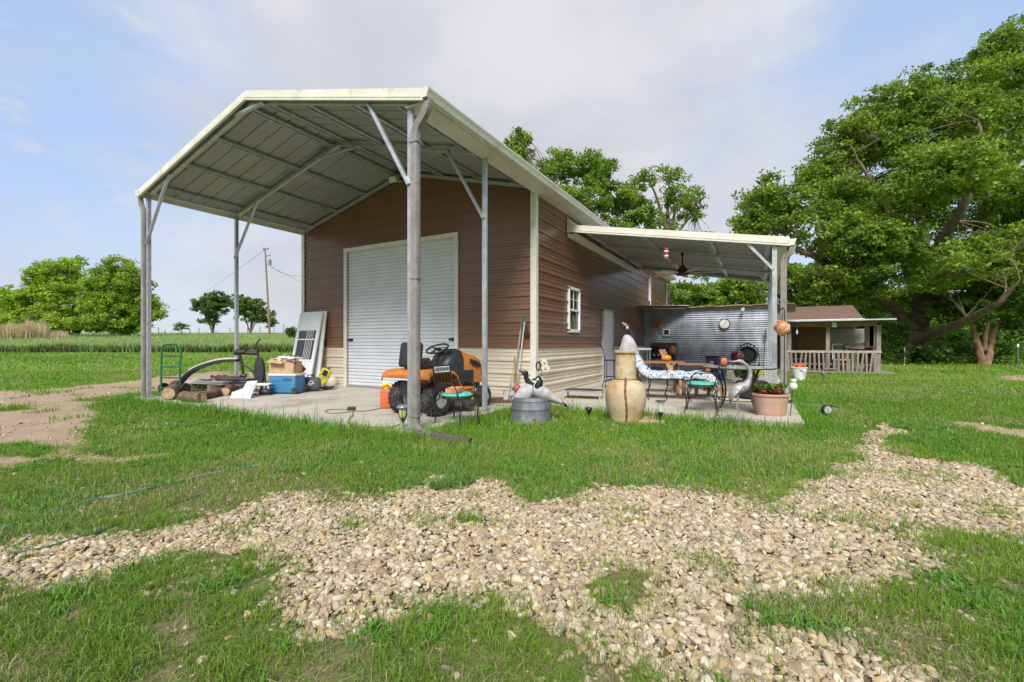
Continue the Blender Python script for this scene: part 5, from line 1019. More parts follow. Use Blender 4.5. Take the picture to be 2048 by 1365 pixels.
def goose(lab, loc, rz, body, neck, head, headdir, tail=None, cone=False, patch=True):
    """body: list of (centre, radii, rot); neck: path + radii"""
    t = thing('goose_decoy', lab, 'goose decoy', loc, rz, 'goose decoys'); s = MB()
    rings = body; vs = []; fs = []; n = 18
    for (x, z, rx, rz_) in rings: vs += [(x, rx*math.cos(2*math.pi*k/n), z+rz_*math.sin(2*math.pi*k/n)) for k in range(n)]
    for i in range(len(rings)-1):
        for k in range(n): fs.append((i*n+k, i*n+(k+1) % n, i*n+n+(k+1) % n, i*n+n+k))
    fs += [tuple(range(n-1, -1, -1)), tuple((len(rings)-1)*n+k for k in range(n))]; s.add(vs, fs)
    if cone: s.v = [Vector((-v.z+cone[0], v.y, v.x+cone[1])) for v in s.v]
    s.build('body', goosew, t, smooth=True)
    s = MB(); s.tube(spl([Vector(q) for q in neck[0]], 5), list(np.interp(np.linspace(0, 1, (len(neck[0])-1)*5+1), np.linspace(0, 1, len(neck[1])), neck[1])), 12); h = Vector(head); d = Vector(headdir).normalized()
    s.at().ell(h, (.055, .042, .042), 12, 8); N_ = s.build('neck_and_head', gooseb, t, smooth=True)
    s = MB(); s.tube([h+d*.035, h+d*.075, h+d*.115], [.026, .018, .007], 8); s.build('bill', gooseb if not cone else mat('bill_tan', (.35, .28, .2), .6), N_, smooth=True)
    if patch:
        s = MB()
        for sy in (-1, 1): s.ell(h+Vector((-.012, sy*.024, -.010)), (.026, .020, .030), 10, 8)
        s.build('cheek_patch', goosewh, N_, smooth=True)
    if tail: s = MB(); s.add([Vector(q) for q in tail], [tuple(range(len(tail)))]); s.build('tail', gooseb, t, solid=.012)
    return t
L2 = lambda u, v, t0, p0: PD(u, v, t0)-p0
pz0 = p.copy()
# two shells flopped on the tub, local +x = right of the picture
goose('goose_decoy on tub left'.replace('goose_decoy on tub left', 'grey goose decoy with raised black neck slumped on the left of the washtub'), (p.x, p.y, GZ+tubz-.02), FACE,
      [(-.30, -.02, .015, .015), (-.25, -.0, .07, .06), (-.16, .05, .13, .13), (-.05, .09, .14, .15), (.03, .12, .10, .10), (.05, .13, .03, .03)], ([(.06, .0, .17), (-.0, 0, .22), (-.06, .0, .30), (-.075, .0, .38)], [.055, .05, .04, .038]), (-.085, .0, .40), (-.9, -.1, .35), patch=False)
g2 = goose('grey goose decoy with white cheek lying on the right of the washtub, black tail hanging', (p.x, p.y, GZ+tubz-.02), FACE,
      [(.02, .13, .03, .03), (.05, .13, .11, .10), (.16, .10, .145, .13), (.30, .04, .12, .10), (.42, -.03, .08, .06), (.52, -.08, .05, .03), (.56, -.10, .02, .012)], ([(.10, -.06, .16), (.14, -.07, .24), (.155, -.07, .30)], [.06, .052, .045]), (.125, -.07, .315), (-1, -.1, -.15), tail=[(.46, -.05, -.03), (.54, -.06, -.07), (.60, -.04, -.135), (.56, .03, -.13), (.50, .04, -.08)])
# white metal flower
q = G(1072, 836, GZ); t = thing('metal_flower', 'cream painted metal flower stem standing behind the washtub', 'garden ornament', (q.x, q.y+.25, GZ), FACE)
s = MB(); s.tube([(0, 0, 0), (.0, 0, .55), (-.02, 0, .78)], .008, 6); s.build('stem', green_p, t)
for (x, z, r) in ((-.035, .62, .05), (.05, .80, .075), (.03, .90, .06)):
    s = MB()
    for k in range(6): a = k*math.pi/3; s.ell((x+r*.6*math.cos(a), -.02, z+r*.6*math.sin(a)), (r*.42, .012, r*.42), 10, 6)
    F_ = s.build('blossom', mat('flower_cream', (.70, .68, .56), .6, var=.15, scale=20), t, smooth=True); s = MB(); s.ell((x, -.035, z), (r*.3, .02, r*.3), 8, 6); s.build('blossom_centre', mat('flower_grey', (.35, .36, .38), .5), F_, smooth=True)
s = MB(); s.tube([(-.07+.035*math.cos(a), 0, .84+.075*math.sin(a)) for a in [2*math.pi*i/16 for i in range(16)]], .012, 6, closed=True); s.build('leaf_loop', plast_b, t)
# red ball by tools
p2 = G(1034, 810, 0); s = MB(); s.ell((0, 0, .30), (.075, .075, .08)); s.tube([(0, 0, .0), (0, 0, .26)], .015, 6); ob = s.build('red_bobber', mat('dull_red', (.42, .08, .07), .5), None, smooth=True); ob.location = p2; tag(ob, 'dull red ball on a stake between the tools and the washtub', 'garden ornament')
# ------------------------------------------------------------------ chiminea
p = G(1251, 844, GZ); t = thing('chiminea', 'large weathered ochre clay chiminea with a vertical crack, goose decoy on its rim', 'chiminea', tuple(p), FACE)
clay = mat('old_clay', (.54, .41, .26), .85, var=.12, scale=3, col2=(.58, .52, .42), bump=.4, bscale=14, dirt=(.42, .26, .09), dirt_amt=.75, dirt_scale=3.2)
s = MB(); s.lathe([(.215, 0), (.225, .01), (.23, .06), (.265, .16), (.298, .26), (.312, .36), (.310, .46), (.292, .545), (.262, .60), (.215, .64), (.178, .655), (.165, .662), (.162, .685), (.160, .75), (.156, .95), (.152, 1.06), (.170, 1.07), (.180, 1.09), (.176, 1.115), (.160, 1.12), (.130, 1.115), (.125, 1.0)], 48); CH = s.build('pot', clay, t, smooth=True)
s = MB(); s.tube([(.163*math.cos(a), .163*math.sin(a), .672) for a in [2*math.pi*i/30 for i in range(30)]], .007, 6, closed=True); s.build('neck_band', mat('dark_green_wire', (.07, .08, .05), .7), CH)
prof = [(.70, .165), (.64, .235), (.58, .28), (.50, .308), (.42, .318), (.34, .315), (.26, .303), (.18, .28), (.10, .25), (.02, .228)]; s = MB()
s.tube(spl([Vector((r*math.sin(-.22+.04*math.sin(z*9)), -r*math.cos(-.22+.04*math.sin(z*9)), z)) for z, r in prof], 3), [.016*(.7+.5*abs(math.sin(i*.9))) for i in range(28)], 7); s.build('rusty_seam', mat('crack_brown', (.20, .09, .04), .9, var=.3), CH, smooth=True)
goose('pale goose decoy with black neck and white cheek upright on top of the clay chiminea', (p.x, p.y, GZ+1.10), FACE,
      [(-.02, 0, .155, .155), (.06, .005, .145, .14), (.13, .01, .125, .11), (.20, .02, .10, .085), (.25, .03, .06, .05), (.265, .035, .02, .02)], ([(.10, .0, .15), (.10, 0, .24), (.065, .0, .32), (.05, .0, .36)], [.06, .048, .04, .036]), (.035, .0, .385), (-.75, 0, .6), cone=(.055, .0))
s = MB(); s.rbox((0, 0, .015), (.62, .5, .05), .01); ob = s.build('paving_stone', mat('stone_tan', (.52, .40, .25), .9, var=.15), None); q = G(1290, 846, GZ); ob.location = (q.x-.1, q.y+.15, GZ); ob.rotation_euler.z = .5; tag(ob, 'flat tan paving stone under the chiminea', 'paving stone')
# ================================================================== things on and around the patio
# raised dog bed
p = G(1166, 797, 0); t = thing('dog_bed', 'low raised dog bed of black mesh on a silver frame on the patio', 'dog bed', tuple(p), FACE-.35)
s = MB()
for (a, b) in (((-.38, -.20), (.38, -.20)), ((-.38, .26), (.38, .26)), ((-.38, -.2), (-.38, .26)), ((.38, -.2), (.38, .26))): s.tube([(a[0], a[1], .17), (b[0], b[1], .17)], .014, 7)
s.build('rail', chrome, t, smooth=True); s = MB(); s.box((0, .03, .172), (.73, .43, .008)); s.build('mesh', plast_b, t)
for sx in (-1, 1):
    for sy in (-.2, .26): s = MB(); s.tube([(sx*.38, sy, 0), (sx*.38, sy, .185)], .018, 8); s.build('leg', mat('leg_grey', (.42, .41, .40), .5), t, smooth=True)
# bar stool by the side door
p = G(1221, 777, 0); t = thing('bar_stool', 'tall black metal stool with a round seat beside the white side door', 'stool', tuple(p), FACE)
s = MB(); s.lathe([(0, .70), (.16, .70), (.17, .715), (.16, .73), (0, .735)], 20); s.build('seat', plast_b, t, smooth=True)
for sx, sy in ((1, 1), (1, -1), (-1, 1), (-1, -1)): s = MB(); s.tube([(sx*.12, sy*.12, .70), (sx*.12, sy*.12, .30), (sx*.18, sy*.18, 0)], .011, 6); s.build('leg', black, t)
s = MB(); s.tube([(.12, .12, .30), (-.12, .12, .30), (-.12, -.12, .30), (.12, -.12, .30)], .009, 6, closed=True); s.tube([(-.12, .10, .72), (-.16, .14, .98), (-.25, .1, 1.10)], .012, 6); s.build('foot_ring', black, t)
# white utility table
p = G(1283, 770, 0); t = thing('utility_table', 'white topped folding table behind the chiminea', 'table', tuple(p), FACE-.1)
s = MB(); s.rbox((0, .25, .99), (.55, .45, .06), .015); s.build('table_top', white, t)
for sx, sy in ((-.24, .05), (.24, .05), (-.24, .45), (.24, .45)): s = MB(); s.tube([(sx, sy, 0), (sx, sy, .97)], .012, 6); s.build('leg', galv, t)
# chaise lounge
a, b = G(1290, 800, 0), G(1432, 806, 0); t = thing('chaise_lounge', 'black iron chaise lounge with a blue and white leaf patterned cushion', 'chaise lounge', tuple(a), ang(b-a)); Lc = (b-a).length
flor = bpy.data.materials.new('floral_cushion'); flor.use_nodes = True; n = flor.node_tree.nodes; l = flor.node_tree.links; bs_ = n['Principled BSDF']; bs_.inputs['Roughness'].default_value = .85
tcx = n.new('ShaderNodeTexCoord'); mpx = n.new('ShaderNodeMapping'); l.new(tcx.outputs['Object'], mpx.inputs[0]); vo = n.new('ShaderNodeTexVoronoi'); vo.feature = 'SMOOTH_F1'; vo.inputs['Scale'].default_value = 17; nz = n.new('ShaderNodeTexNoise'); nz.inputs['Scale'].default_value = 14; nz.inputs['Distortion'].default_value = 2.2
vm = n.new('ShaderNodeVectorMath'); vm.operation = 'ADD'; vs_ = n.new('ShaderNodeVectorMath'); vs_.operation = 'SCALE'; vs_.inputs['Scale'].default_value = .12; l.new(mpx.outputs[0], nz.inputs[0]); l.new(nz.outputs['Color'], vs_.inputs[0]); l.new(mpx.outputs[0], vm.inputs[0]); l.new(vs_.outputs[0], vm.inputs[1]); l.new(vm.outputs[0], vo.inputs[0])
cr = n.new('ShaderNodeValToRGB'); cr.color_ramp.interpolation = 'CONSTANT'; e = cr.color_ramp.elements; e[0].position = 0; e[0].color = (.03, .06, .14, 1); e[1].position = .24; e[1].color = (.30, .46, .60, 1)
for ps, cl_ in ((.34, (.78, .80, .82, 1)), (.48, (.05, .08, .16, 1)), (.55, (.72, .77, .80, 1)), (.68, (.12, .2, .32, 1))): x = e.new(ps); x.color = cl_
l.new(vo.outputs['Distance'], cr.inputs[0]); l.new(cr.outputs[0], bs_.inputs['Base Color'])
def cushion(s, pts, wd, th, n=10):
    vs = []; fs = []; pts = spl([Vector(q) for q in pts], 6); m = len(pts); k = 12
    for i, q in enumerate(pts):
        tn = (pts[min(i+1, m-1)]-pts[max(0, i-1)]).normalized(); up = Vector((-tn.z, 0, tn.x)); e_ = min(1, min(i, m-1-i)/2.0+.35); pf = 1+.08*math.sin(i*1.1)
        for j in range(k): a_ = 2*math.pi*j/k; cx_, sx_ = math.cos(a_), math.sin(a_); cx_ = math.copysign(abs(cx_)**.45, cx_); sx_ = math.copysign(abs(sx_)**.6, sx_); vs.append(q+Vector((0, 1, 0))*cx_*wd/2+up*sx_*th/2*e_*pf)
    for i in range(m-1):
        for j in range(k): fs.append((i*k+j, i*k+(j+1) % k, i*k+k+(j+1) % k, i*k+k+j))
    fs += [tuple(range(k-1, -1, -1)), tuple((m-1)*k+j for j in range(k))]; s.add(vs, fs)
s = MB(); cushion(s, [(-.28, .28, 1.02), (-.19, .28, .82), (-.05, .28, .60), (.10, .28, .50)], .60, .18); s.build('back_cushion', flor, t, smooth=True)
s = MB(); cushion(s, [(.06, .28, .50), (.35, .28, .50), (.68, .28, .505), (.80, .28, .47)], .60, .17); s.build('seat_cushion', flor, t, smooth=True)
s = MB(); cushion(s, [(.76, .28, .47), (.98, .28, .52), (1.2, .28, .47), (Lc, .28, .38)], .60, .16); s.build('foot_cushion', flor, t, smooth=True)
for y in (.02, .54):
    s = MB(); s.tube(spl([Vector((-.3, y, .98)), Vector((-.12, y, .58)), Vector((.05, y, .43)), Vector((.7, y, .43)), Vector((Lc, y, .32))], 5), .013, 7); s.build('side_rail', iron, t, smooth=True)
    for x in (.05, .40, .85, 1.3): s = MB(); s.tube(spl([Vector((x, y, .43)), Vector((x+.03, y, .28)), Vector((x-.02, y, .12)), Vector((x+.03, y, 0))], 4), .010, 6); s.build('leg', iron, t, smooth=True)
    s = MB(); s.tube(spl([Vector((.0, y, .46)), Vector((.06, y, .66)), Vector((.3, y, .68)), Vector((.42, y, .60)), Vector((.38, y, .45))], 5), .010, 6); s.build('arm_rest', iron, t, smooth=True)
# glass topped table
p = G(1476, 823, 0); t = thing('patio_table', 'round glass topped iron patio table behind the heron statue', 'table', tuple(p), .4)
s = MB(); s.lathe([(0, .735), (.55, .735), (.555, .742), (.55, .75), (0, .75)], 48); s.build('glass_top', mat('table_glass', (.45, .42, .38), .12, var=.15, scale=10, spec=.7), t, smooth=True)
s = MB(); s.tube([(.555*math.cos(q), .555*math.sin(q), .738) for q in [2*math.pi*i/48 for i in range(48)]], .012, 6, closed=True); s.build('rim', iron, t, smooth=True)
for k in range(4): q = k*math.pi/2+.35; s = MB(); s.tube(spl([Vector((.45*math.cos(q), .45*math.sin(q), .73)), Vector((.33*math.cos(q), .33*math.sin(q), .5)), Vector((.30*math.cos(q), .30*math.sin(q), .25)), Vector((.42*math.cos(q), .42*math.sin(q), 0))], 5), .014, 7); s.build('leg', iron, t, smooth=True)
s = MB(); s.tube([(.31*math.cos(q), .31*math.sin(q), .2) for q in [2*math.pi*i/24 for i in range(24)]], .010, 6, closed=True); s.build('brace_ring', iron, t)
# things on the table
TT = .75
def onT(u, dy=0): q = PD(u, 733, (Vector((p.x, p.y))-Vector((0, 0))).dot(Vector(tuple(FW)))+dy); return (q.x, q.y, TT)
o = thing('rust_pot', 'rust brown round pot on a little stand at the left side of the glass table', 'pot', onT(1447, .1)); s = MB(); s.lathe([(.03, .02), (.055, .05), (.065, .10), (.05, .14), (.04, .15)], 16); s.build('pot', redb, o, smooth=True); s = MB(); s.lathe([(.05, 0), (.05, .02), (.02, .03)], 12); s.build('stand', iron, o)
o = thing('ash_tray', 'grey glass dish on the glass table beneath the heron beak', 'dish', onT(1466, -.05)); s = MB(); s.lathe([(.05, 0), (.07, .03), (.065, .03), (.045, .008), (0, .008)], 16); s.build('dish', lensc, o, smooth=True); s = MB(); s.ell((0, 0, .02), (.03, .03, .015)); s.build('ash', plast_b, o)
# heron statue
p = G(1478, 858, GZ); t = thing('heron_statue', 'grey metal heron statue with an S curved neck in the grass before the table', 'statue', tuple(p), FACE)
her = mat('heron_metal', (.33, .32, .32), .5, .35, var=.2, scale=14, dirt=(.60, .58, .55), dirt_amt=.5, dirt_scale=18); tp = 6.45
def hp(u, v, y=0): sc_ = tp/FPX; return Vector(((u-1478)*sc_, y, (858-v)*sc_))
prof = [(1461, 801, .012), (1463, 793, .035), (1467, 785, .055), (1474, 779, .068), (1482, 776, .070), (1489, 773, .060), (1494, 768, .045), (1498, 760, .032), (1500, 750, .026), (1499, 741, .022), (1494, 733, .020), (1488, 727, .020), (1483, 724, .024), (1478, 723, .024), (1475, 723.5, .016)]
s = MB(); s.tube(spl([hp(u, v) for u, v, r in prof], 3), list(np.interp(np.linspace(0, 14, 43), range(15), [r*1.12 for *_, r in prof])), 14); BD = s.build('body', her, t, smooth=True)
s = MB(); s.tube([hp(1476, 723), hp(1466, 724), hp(1456, 722.5)], [.016, .010, .003], 8); s.build('beak', mat('beak_tan', (.45, .38, .30), .5), BD, smooth=True)
s = MB(); s.tube([hp(1486, 724), hp(1492, 728), hp(1498, 734)], [.008, .007, .002], 6); s.build('crest', plast_b, BD, smooth=True)
s = MB()
for sy in (-1, 1):
    for k in range(7): s.tube([hp(1482-k*1.2, 771+k*1.3, sy*.066), hp(1470-k, 782+k*1.6, sy*.066), hp(1459+k*.3, 790+k*2.1, sy*.03)], [.014, .014, .004], 6)
s.build('wing', her, t, smooth=True)
s = MB(); s.tube([hp(1464, 792), hp(1461, 800), hp(1460, 808)], [.02, .012, .004], 6); s.build('tail', plast_b, t)
for uu, sy in ((1473, -.03), (1480, .03)): s = MB(); s.tube([hp(uu, 788, sy), hp(uu-2, 812, sy), hp(uu+1, 835, sy), hp(uu+6, 860, sy)], [.010, .006, .006, .006], 6); s.build('leg', her, t, smooth=True)
# big planter
p = G(1540, 839, GZ); t = thing('flower_pot', 'large pink terracotta coloured pot with red and green plants at the patio corner', 'flower pot', tuple(p))
s = MB(); s.lathe([(.165, 0), (.19, .02), (.225, .14), (.245, .27), (.25, .285), (.255, .30), (.262, .385), (.285, .392), (.288, .42), (.262, .425), (.24, .39)], 40); s.build('pot', mat('pot_pink', (.50, .33, .26), .65, var=.06, scale=5, dirt=(.52, .27, .12), dirt_amt=.35, dirt_scale=3.5, stretch=(1, 1, .5)), t, smooth=True)
s = MB(); s.lathe([(0, .39), (.25, .39)], 20, cap=False); s.build('soil', mat('soil', (.08, .055, .035), .95), t)
rg = np.random.default_rng(5); C0 = np.stack([rg.uniform(-.2, .2, 46), rg.uniform(-.2, .2, 46), rg.uniform(.42, .55, 46)], -1); ct = np.where(rg.uniform(0, 1, (46, 1)) < .4, np.array([.32, .07, .05]), np.array([.13, .24, .05]))
V, F, c = leaf_cloud(C0, ct, 14, .06, .035, rg, .5, .7); npmesh('plants', V, F, leaf, c, parent=t)
# garden stakes
def stake(name, lab, cat, u, v, z, parts, group=None):
    p = G(u, v, z); t = thing(name, lab, cat, tuple(p), FACE, group)
    for nm, mt, fn in parts: s = MB(); fn(s); s.build(nm, mt, t, smooth=True)
    return t
stake('snowman_light', 'white snowman shaped solar light on a thin stake right of the big pot', 'garden light', 1580, 842, GZ, [('stake', iron, lambda s: s.tube([(0, 0, 0), (.04, 0, .50)], .006, 6)), ('ball', goosewh, lambda s: s.ell((.05, 0, .545), (.062, .062, .066))), ('head', goosewh, lambda s: s.ell((.055, 0, .635), (.044, .044, .044))), ('hat', plast_b, lambda s: s.lathe([(.03, .668), (.012, .70), (0, .715)], 12, c=(.055, 0, 0)))])
stake('solar_jar', 'clear glass solar jar light on a stake directly left of the snowman light', 'garden light', 1572, 832, GZ, [('stake', iron, lambda s: s.tube([(0, 0, 0), (0, 0, .42)], .006, 6)), ('jar', lensc, lambda s: s.lathe([(.03, .36), (.045, .40), (.045, .47), (.02, .49)], 14)), ('cap', white, lambda s: s.lathe([(.06, .49), (.06, .505), (0, .515)], 16))])
stake('spot_light', 'black round solar spotlight low in the grass right of the patio', 'spotlight', 1655, 838, GZ, [('stake', plast_b, lambda s: s.tube([(0, 0, 0), (0, 0, .13)], .010, 6)), ('lamp_head', plast_b, lambda s: s.lathe([(.05, -.04), (.078, -.03), (.078, .02), (.05, .04)], 20, axis='Y', c=(-.02, 0, .15))), ('lens', lensc, lambda s: s.lathe([(0, -.012), (.062, -.012)], 20, axis='Y', c=(-.02, -.032, .15), cap=True)), ('solar_panel', plast_b, lambda s: s.box((.09, 0, .20), (.16, .12, .012), rot=(0, .15, 0)))])
stake('spot_light', 'small grey spotlight in the grass before the porch railing', 'spotlight', 1646, 764, GZ, [('stake', plast_b, lambda s: s.tube([(0, 0, 0), (0, 0, .22)], .012, 6)), ('lamp_head', capg, lambda s: s.lathe([(.04, -.06), (.07, .05), (.0, .06)], 14, axis='Y', c=(0, 0, .27)))])
stake('ground_spot', 'dark dome light low on the grass behind the snowman light', 'garden light', 1583, 815, GZ, [('stake', plast_b, lambda s: s.tube([(0, 0, 0), (0, 0, .09)], .01, 6)), ('dome', plast_b, lambda s: s.ell((0, 0, .10), (.075, .075, .04)))])
stake('bird_stake', 'wire garden stake with a red and tan hummingbird ornament beside the right post', 'garden ornament', 1567, 800, GZ, [('stake', iron, lambda s: s.tube([(0, 0, 0), (0, 0, .55), (-.03, 0, .60)], .005, 6)), ('bird', mat('bird_tan', (.42, .30, .24), .6), lambda s: (s.ell((-.02, 0, .45), (.09, .02, .03), rot=(0, .7, 0)), s.ell((-.08, 0, .52), (.025, .02, .02)), s.tube([(-.09, 0, .52), (-.15, 0, .54)], .005, 5))), ('wing', mat('bird_red', (.5, .13, .10), .6), lambda s: (s.ell((.03, 0, .66), (.09, .012, .03), rot=(0, -.3, 0)), s.ell((-.04, 0, .64), (.03, .012, .05)))), ('bead', goosewh, lambda s: s.ell((-.10, 0, .40), (.025, .025, .025)))])
# shepherd hook with hanging pot
p = G(1568, 821, GZ); t = thing('shepherd_hook', 'thin black shepherd hook pole behind the right patio post', 'hook', tuple(p), FACE); tp = 895*1.23/134
def q_(u, v): return Vector(((u-1568)*tp/FPX, 0, (821-v)*tp/FPX))
s = MB(); s.tube([q_(1568, 821), q_(1569, 700), q_(1569, 622)]+[q_(1569-4+4*math.cos(a), 622-6*math.sin(a)) for a in (.6, 1.2, 1.8, 2.4, 3.1)], .009, 6); s.build('pole', black, t, smooth=True); s = MB(); s.tube([q_(1560, 818), q_(1577, 818)], .008, 5); s.build('foot', black, t)
q = PD(1564, 656, tp); t = thing('hanging_globe', 'orange copper globe shaped ornament hanging from the black hook', 'hanging ornament', tuple(q), FACE)
copper = mat('copper_glaze', (.62, .20, .05), .35, .2, var=.2, scale=8, dirt=(.65, .50, .38), dirt_amt=.35)
s = MB(); s.lathe([(.02, -.155), (.06, -.13), (.115, -.05), (.125, .02), (.10, .08), (.06, .115), (.03, .13)], 24); s.build('globe', copper, t, smooth=True); s = MB(); s.tube([(0, 0, .13), (.01, 0, .36)], .006, 5); s.build('chain', iron, t)
s = MB()
for a0 in (0, 1.3, 2.6, 3.9, 5.2): s.tube([((.128*math.cos(f_))*math.cos(a0+f_), (.128*math.cos(f_))*math.sin(a0+f_), .11*math.sin(f_)) for f_ in [-1.0+i*.25 for i in range(9)]], .010, 5)
s.build('swirl', mat('swirl_pale', (.70, .52, .42), .5), t, smooth=True)
# white bucket
p = G(1598, 761, GZ); t = thing('white_bucket', 'white bucket heaped with red tops on the lawn before the porch railing', 'bucket', tuple(p), FACE)
s = MB(); s.lathe([(.165, 0), (.235, .40), (.25, .41), (.25, .44), (.235, .44), (.2, .40)], 28); s.build('bucket', white, t, smooth=True); s = MB()
for i in range(30): a = RNG.uniform(0, 6.28); r = .17*RNG.uniform(0, 1)**.5; s.ell((r*math.cos(a), r*math.sin(a), .45+RNG.uniform(0, .06)), (.06, .06, .045), 8, 6)
s.build('red_tops', mat('red_orange', (.60, .12, .05), .6, var=.2, scale=20), t, smooth=True); s = MB(); s.tube(spl([Vector((-.24, 0, .40)), Vector((-.06, -.24, .33)), Vector((.12, -.22, .2)), Vector((.24, 0, .40))], 5), .008, 5); s.build('handle', plast_b, t)
# ------------------------------------------------------------------ along the corrugated wall
def onwall(u, v, y=18.12): return PY(u, v, y)
p = onwall(1449, 648); t = thing('wall_clock', 'round white wall clock with a black rim on the corrugated wall', 'clock', tuple(p)); r = .19
s = MB(); s.lathe([(r*.88, -.03), (r, -.05), (r, .02), (r*.88, .02)], 36, axis='Y', cap=False); s.build('rim', black, t, smooth=True)
s = MB(); s.lathe([(0, -.02), (r*.9, -.02), (r*.9, 0)], 36, axis='Y'); fc = s.build('face', mat('clock_face', (.74, .73, .70), .6, var=.02), t)
s = MB()
for k in range(12): a = k*math.pi/6; s.box((r*.74*math.sin(a), -.024, r*.74*math.cos(a)), (.010, .004, .034 if k % 3 == 0 else .022), rot=(0, a, 0))
s.build('hour_mark', mat('clock_grey', (.25, .25, .25), .6), fc)
for a, l_ in ((.75, .12), (3.85, .09)): s = MB(); s.box((l_/2*math.sin(a), -.030, l_/2*math.cos(a)), (.010, .004, l_), rot=(0, a, 0)); s.build('hand', black, fc)
p = onwall(1333, 665); t = thing('picture_frame', 'small white square frame with a black centre on the corrugated wall', 'frame', tuple(p))
s = MB()
for x, z, w2, h2 in ((0, .115, .27, .045), (0, -.115, .27, .045), (-.115, 0, .045, .19), (.115, 0, .045, .19)): s.box((x, -.02, z), (w2, .03, h2))
s.build('frame', white, t); s = MB(); s.box((0, -.01, 0), (.19, .015, .19)); s.build('picture', plast_b, t)
p = onwall(1315, 649, 18.05); t = thing('copper_bird_house', 'rust orange wooden board with a small bird and chime on the corrugated wall', 'wall ornament', tuple(p))
s = MB(); s.rbox((-.0, 0, .03), (.24, .08, .30), .01); s.build('board', mat('orange_wood', (.42, .15, .045), .6, var=.2), t); s = MB(); s.ell((.08, -.07, -.10), (.10, .04, .04), rot=(0, .6, 0)); s.ell((.15, -.07, -.14), (.03, .03, .03)); s.build('bird', mat('bird_brown', (.32, .14, .07), .6), t, smooth=True)
s = MB(); s.tube([(-.05, -.03, -.1), (-.05, -.03, -.42)], .008, 5); s.ell((-.05, -.03, -.34), (.035, .02, .05)); s.ell((-.05, -.03, -.44), (.03, .02, .03)); s.build('chime', mat('chime_tan', (.55, .45, .35), .5), t, smooth=True)
# hose reel
p = PY(1495, 740, 17.7); p.z = 0; t = thing('hose_reel', 'black hose reel wound with dark green hose against the corrugated wall', 'hose reel', tuple(p))
hoseg = mat('hose_green', (.03, .11, .085), .5, var=.15)
s = MB()
for k in range(9): s.tube([((.30-.014*(k % 3)+.01*(k//3))*math.cos(a), -.12+k*.028, .74+(.30-.014*(k % 3))*math.sin(a)) for a in [2*math.pi*i/28 for i in range(28)]], .016, 6, closed=True)
s.build('hose', hoseg, t, smooth=True)
s = MB(); s.tube(spl([Vector((.26, -.12, .60)), Vector((.18, -.16, .36)), Vector((-.05, -.16, .42)), Vector((-.22, -.15, .56))], 5), .016, 6); s.tube(spl([Vector((.3, -.12, .72)), Vector((.22, -.17, .42)), Vector((-.02, -.18, .30)), Vector((-.26, -.15, .5))], 5), .016, 6); s.build('loose_loop', hoseg, t, smooth=True)
s = MB(); s.lathe([(.0, -.15), (.2, -.15), (.2, -.13), (0, -.13)], 24, axis='Y', c=(0, 0, .74)); s.lathe([(0, .13), (.26, .13), (.26, .15), (0, .15)], 24, axis='Y', c=(0, 0, .74)); s.build('drum', plast_b, t, smooth=True)
s = MB(); s.tube([(-.36, -.1, 0), (-.38, -.1, .7), (-.30, -.1, .98), (-.15, -.1, 1.10), (0, -.1, 1.16), (.15, -.1, 1.10), (.30, -.1, .98), (.36, -.1, .7), (.34, -.1, 0)], .014, 6)
for k in range(5): s.ell((-.2+k*.1, -.1, 1.12-.03*abs(k-2)), (.03, .03, .04), 8, 6)
s.build('stand', black, t, smooth=True)
p = PY(1475, 728, 16.9); ob = MB(); ob.ell((0, 0, 0), (.21, .21, .23), 20, 14); ob.tube([(0, 0, -.2), (0, 0, -(PY(1475, 714, 16.9).z))], .05, 8); ob = ob.build('gazing_ball', mat('maroon_gloss', (.16, .02, .06), .15, spec=.8), None, smooth=True); q = PY(1475, 714, 16.9); ob.location = q; tag(ob, 'glossy maroon ball on a stand left of the hose reel', 'garden ball')
def bin_(name, lab, u0, u1, vtop, vbot, mt, lidm, Y, group='storage bins along the corrugated wall'):
    a, b = PY(u0, vbot, Y), PY(u1, vbot, Y); h = PY(u0, vtop, Y).z; wd = b.x-a.x; t = thing(name, lab, 'bin', ((a.x+b.x)/2, Y, 0), 0, group)
    s = MB(); s.rbox((0, .2, h/2), (wd*.92, .4, h-.04), .02); s.v = [Vector((v.x*(.9+.1*v.z/h), v.y, v.z)) for v in s.v]; s.build('tub', mt, t)
    if lidm: s = MB(); s.rbox((0, .2, h+.0), (wd, .45, .05), .015); s.build('lid', lidm, t)
    s = MB(); s.box((0, -.005, h*.75), (wd*.3, .012, .05)); s.build('label_strip', white, t); return t
purp = mat('purple_plastic', (.075, .04, .22), .45, var=.1); blu = mat('blue_plastic', (.04, .10, .32), .45, var=.1)
bin_('storage_bin', 'purple storage bin with a dark lid below the clock', 1410, 1438, 714, 750, purp, plast_b, 16.6)
bin_('storage_bin', 'blue storage bin in front of the purple one', 1433, 1450, 738, 760, blu, None, 15.2)
bin_('storage_bin', 'pale yellow box right of the blue bin', 1451, 1468, 738, 756, mat('pale_yellow', (.62, .58, .32), .6), None, 15.4)
p = PY(1500, 758, 14.2); p.z = 0; t = thing('yellow_planter', 'dark planter of green leaves with a yellow pot under the glass table', 'planter', tuple(p))
s = MB(); s.lathe([(.15, 0), (.22, .25), (.20, .25)], 20); s.build('pot', plast_b, t, smooth=True); s = MB(); s.lathe([(.10, .28), (.13, .42), (.10, .43)], 16, c=(.22, -.2, 0)); s.build('yellow_pot', yel, t, smooth=True)
C0 = np.stack([RNG.uniform(-.4, .3, 40), RNG.uniform(-.2, .2, 40), RNG.uniform(.2, .5, 40)], -1); V, F, c = leaf_cloud(C0, np.tile(np.array([[.06, .17, .03]]), (40, 1)), 16, .09, .05, np.random.default_rng(4)); npmesh('leaves', V, F, leaf, c, parent=t)
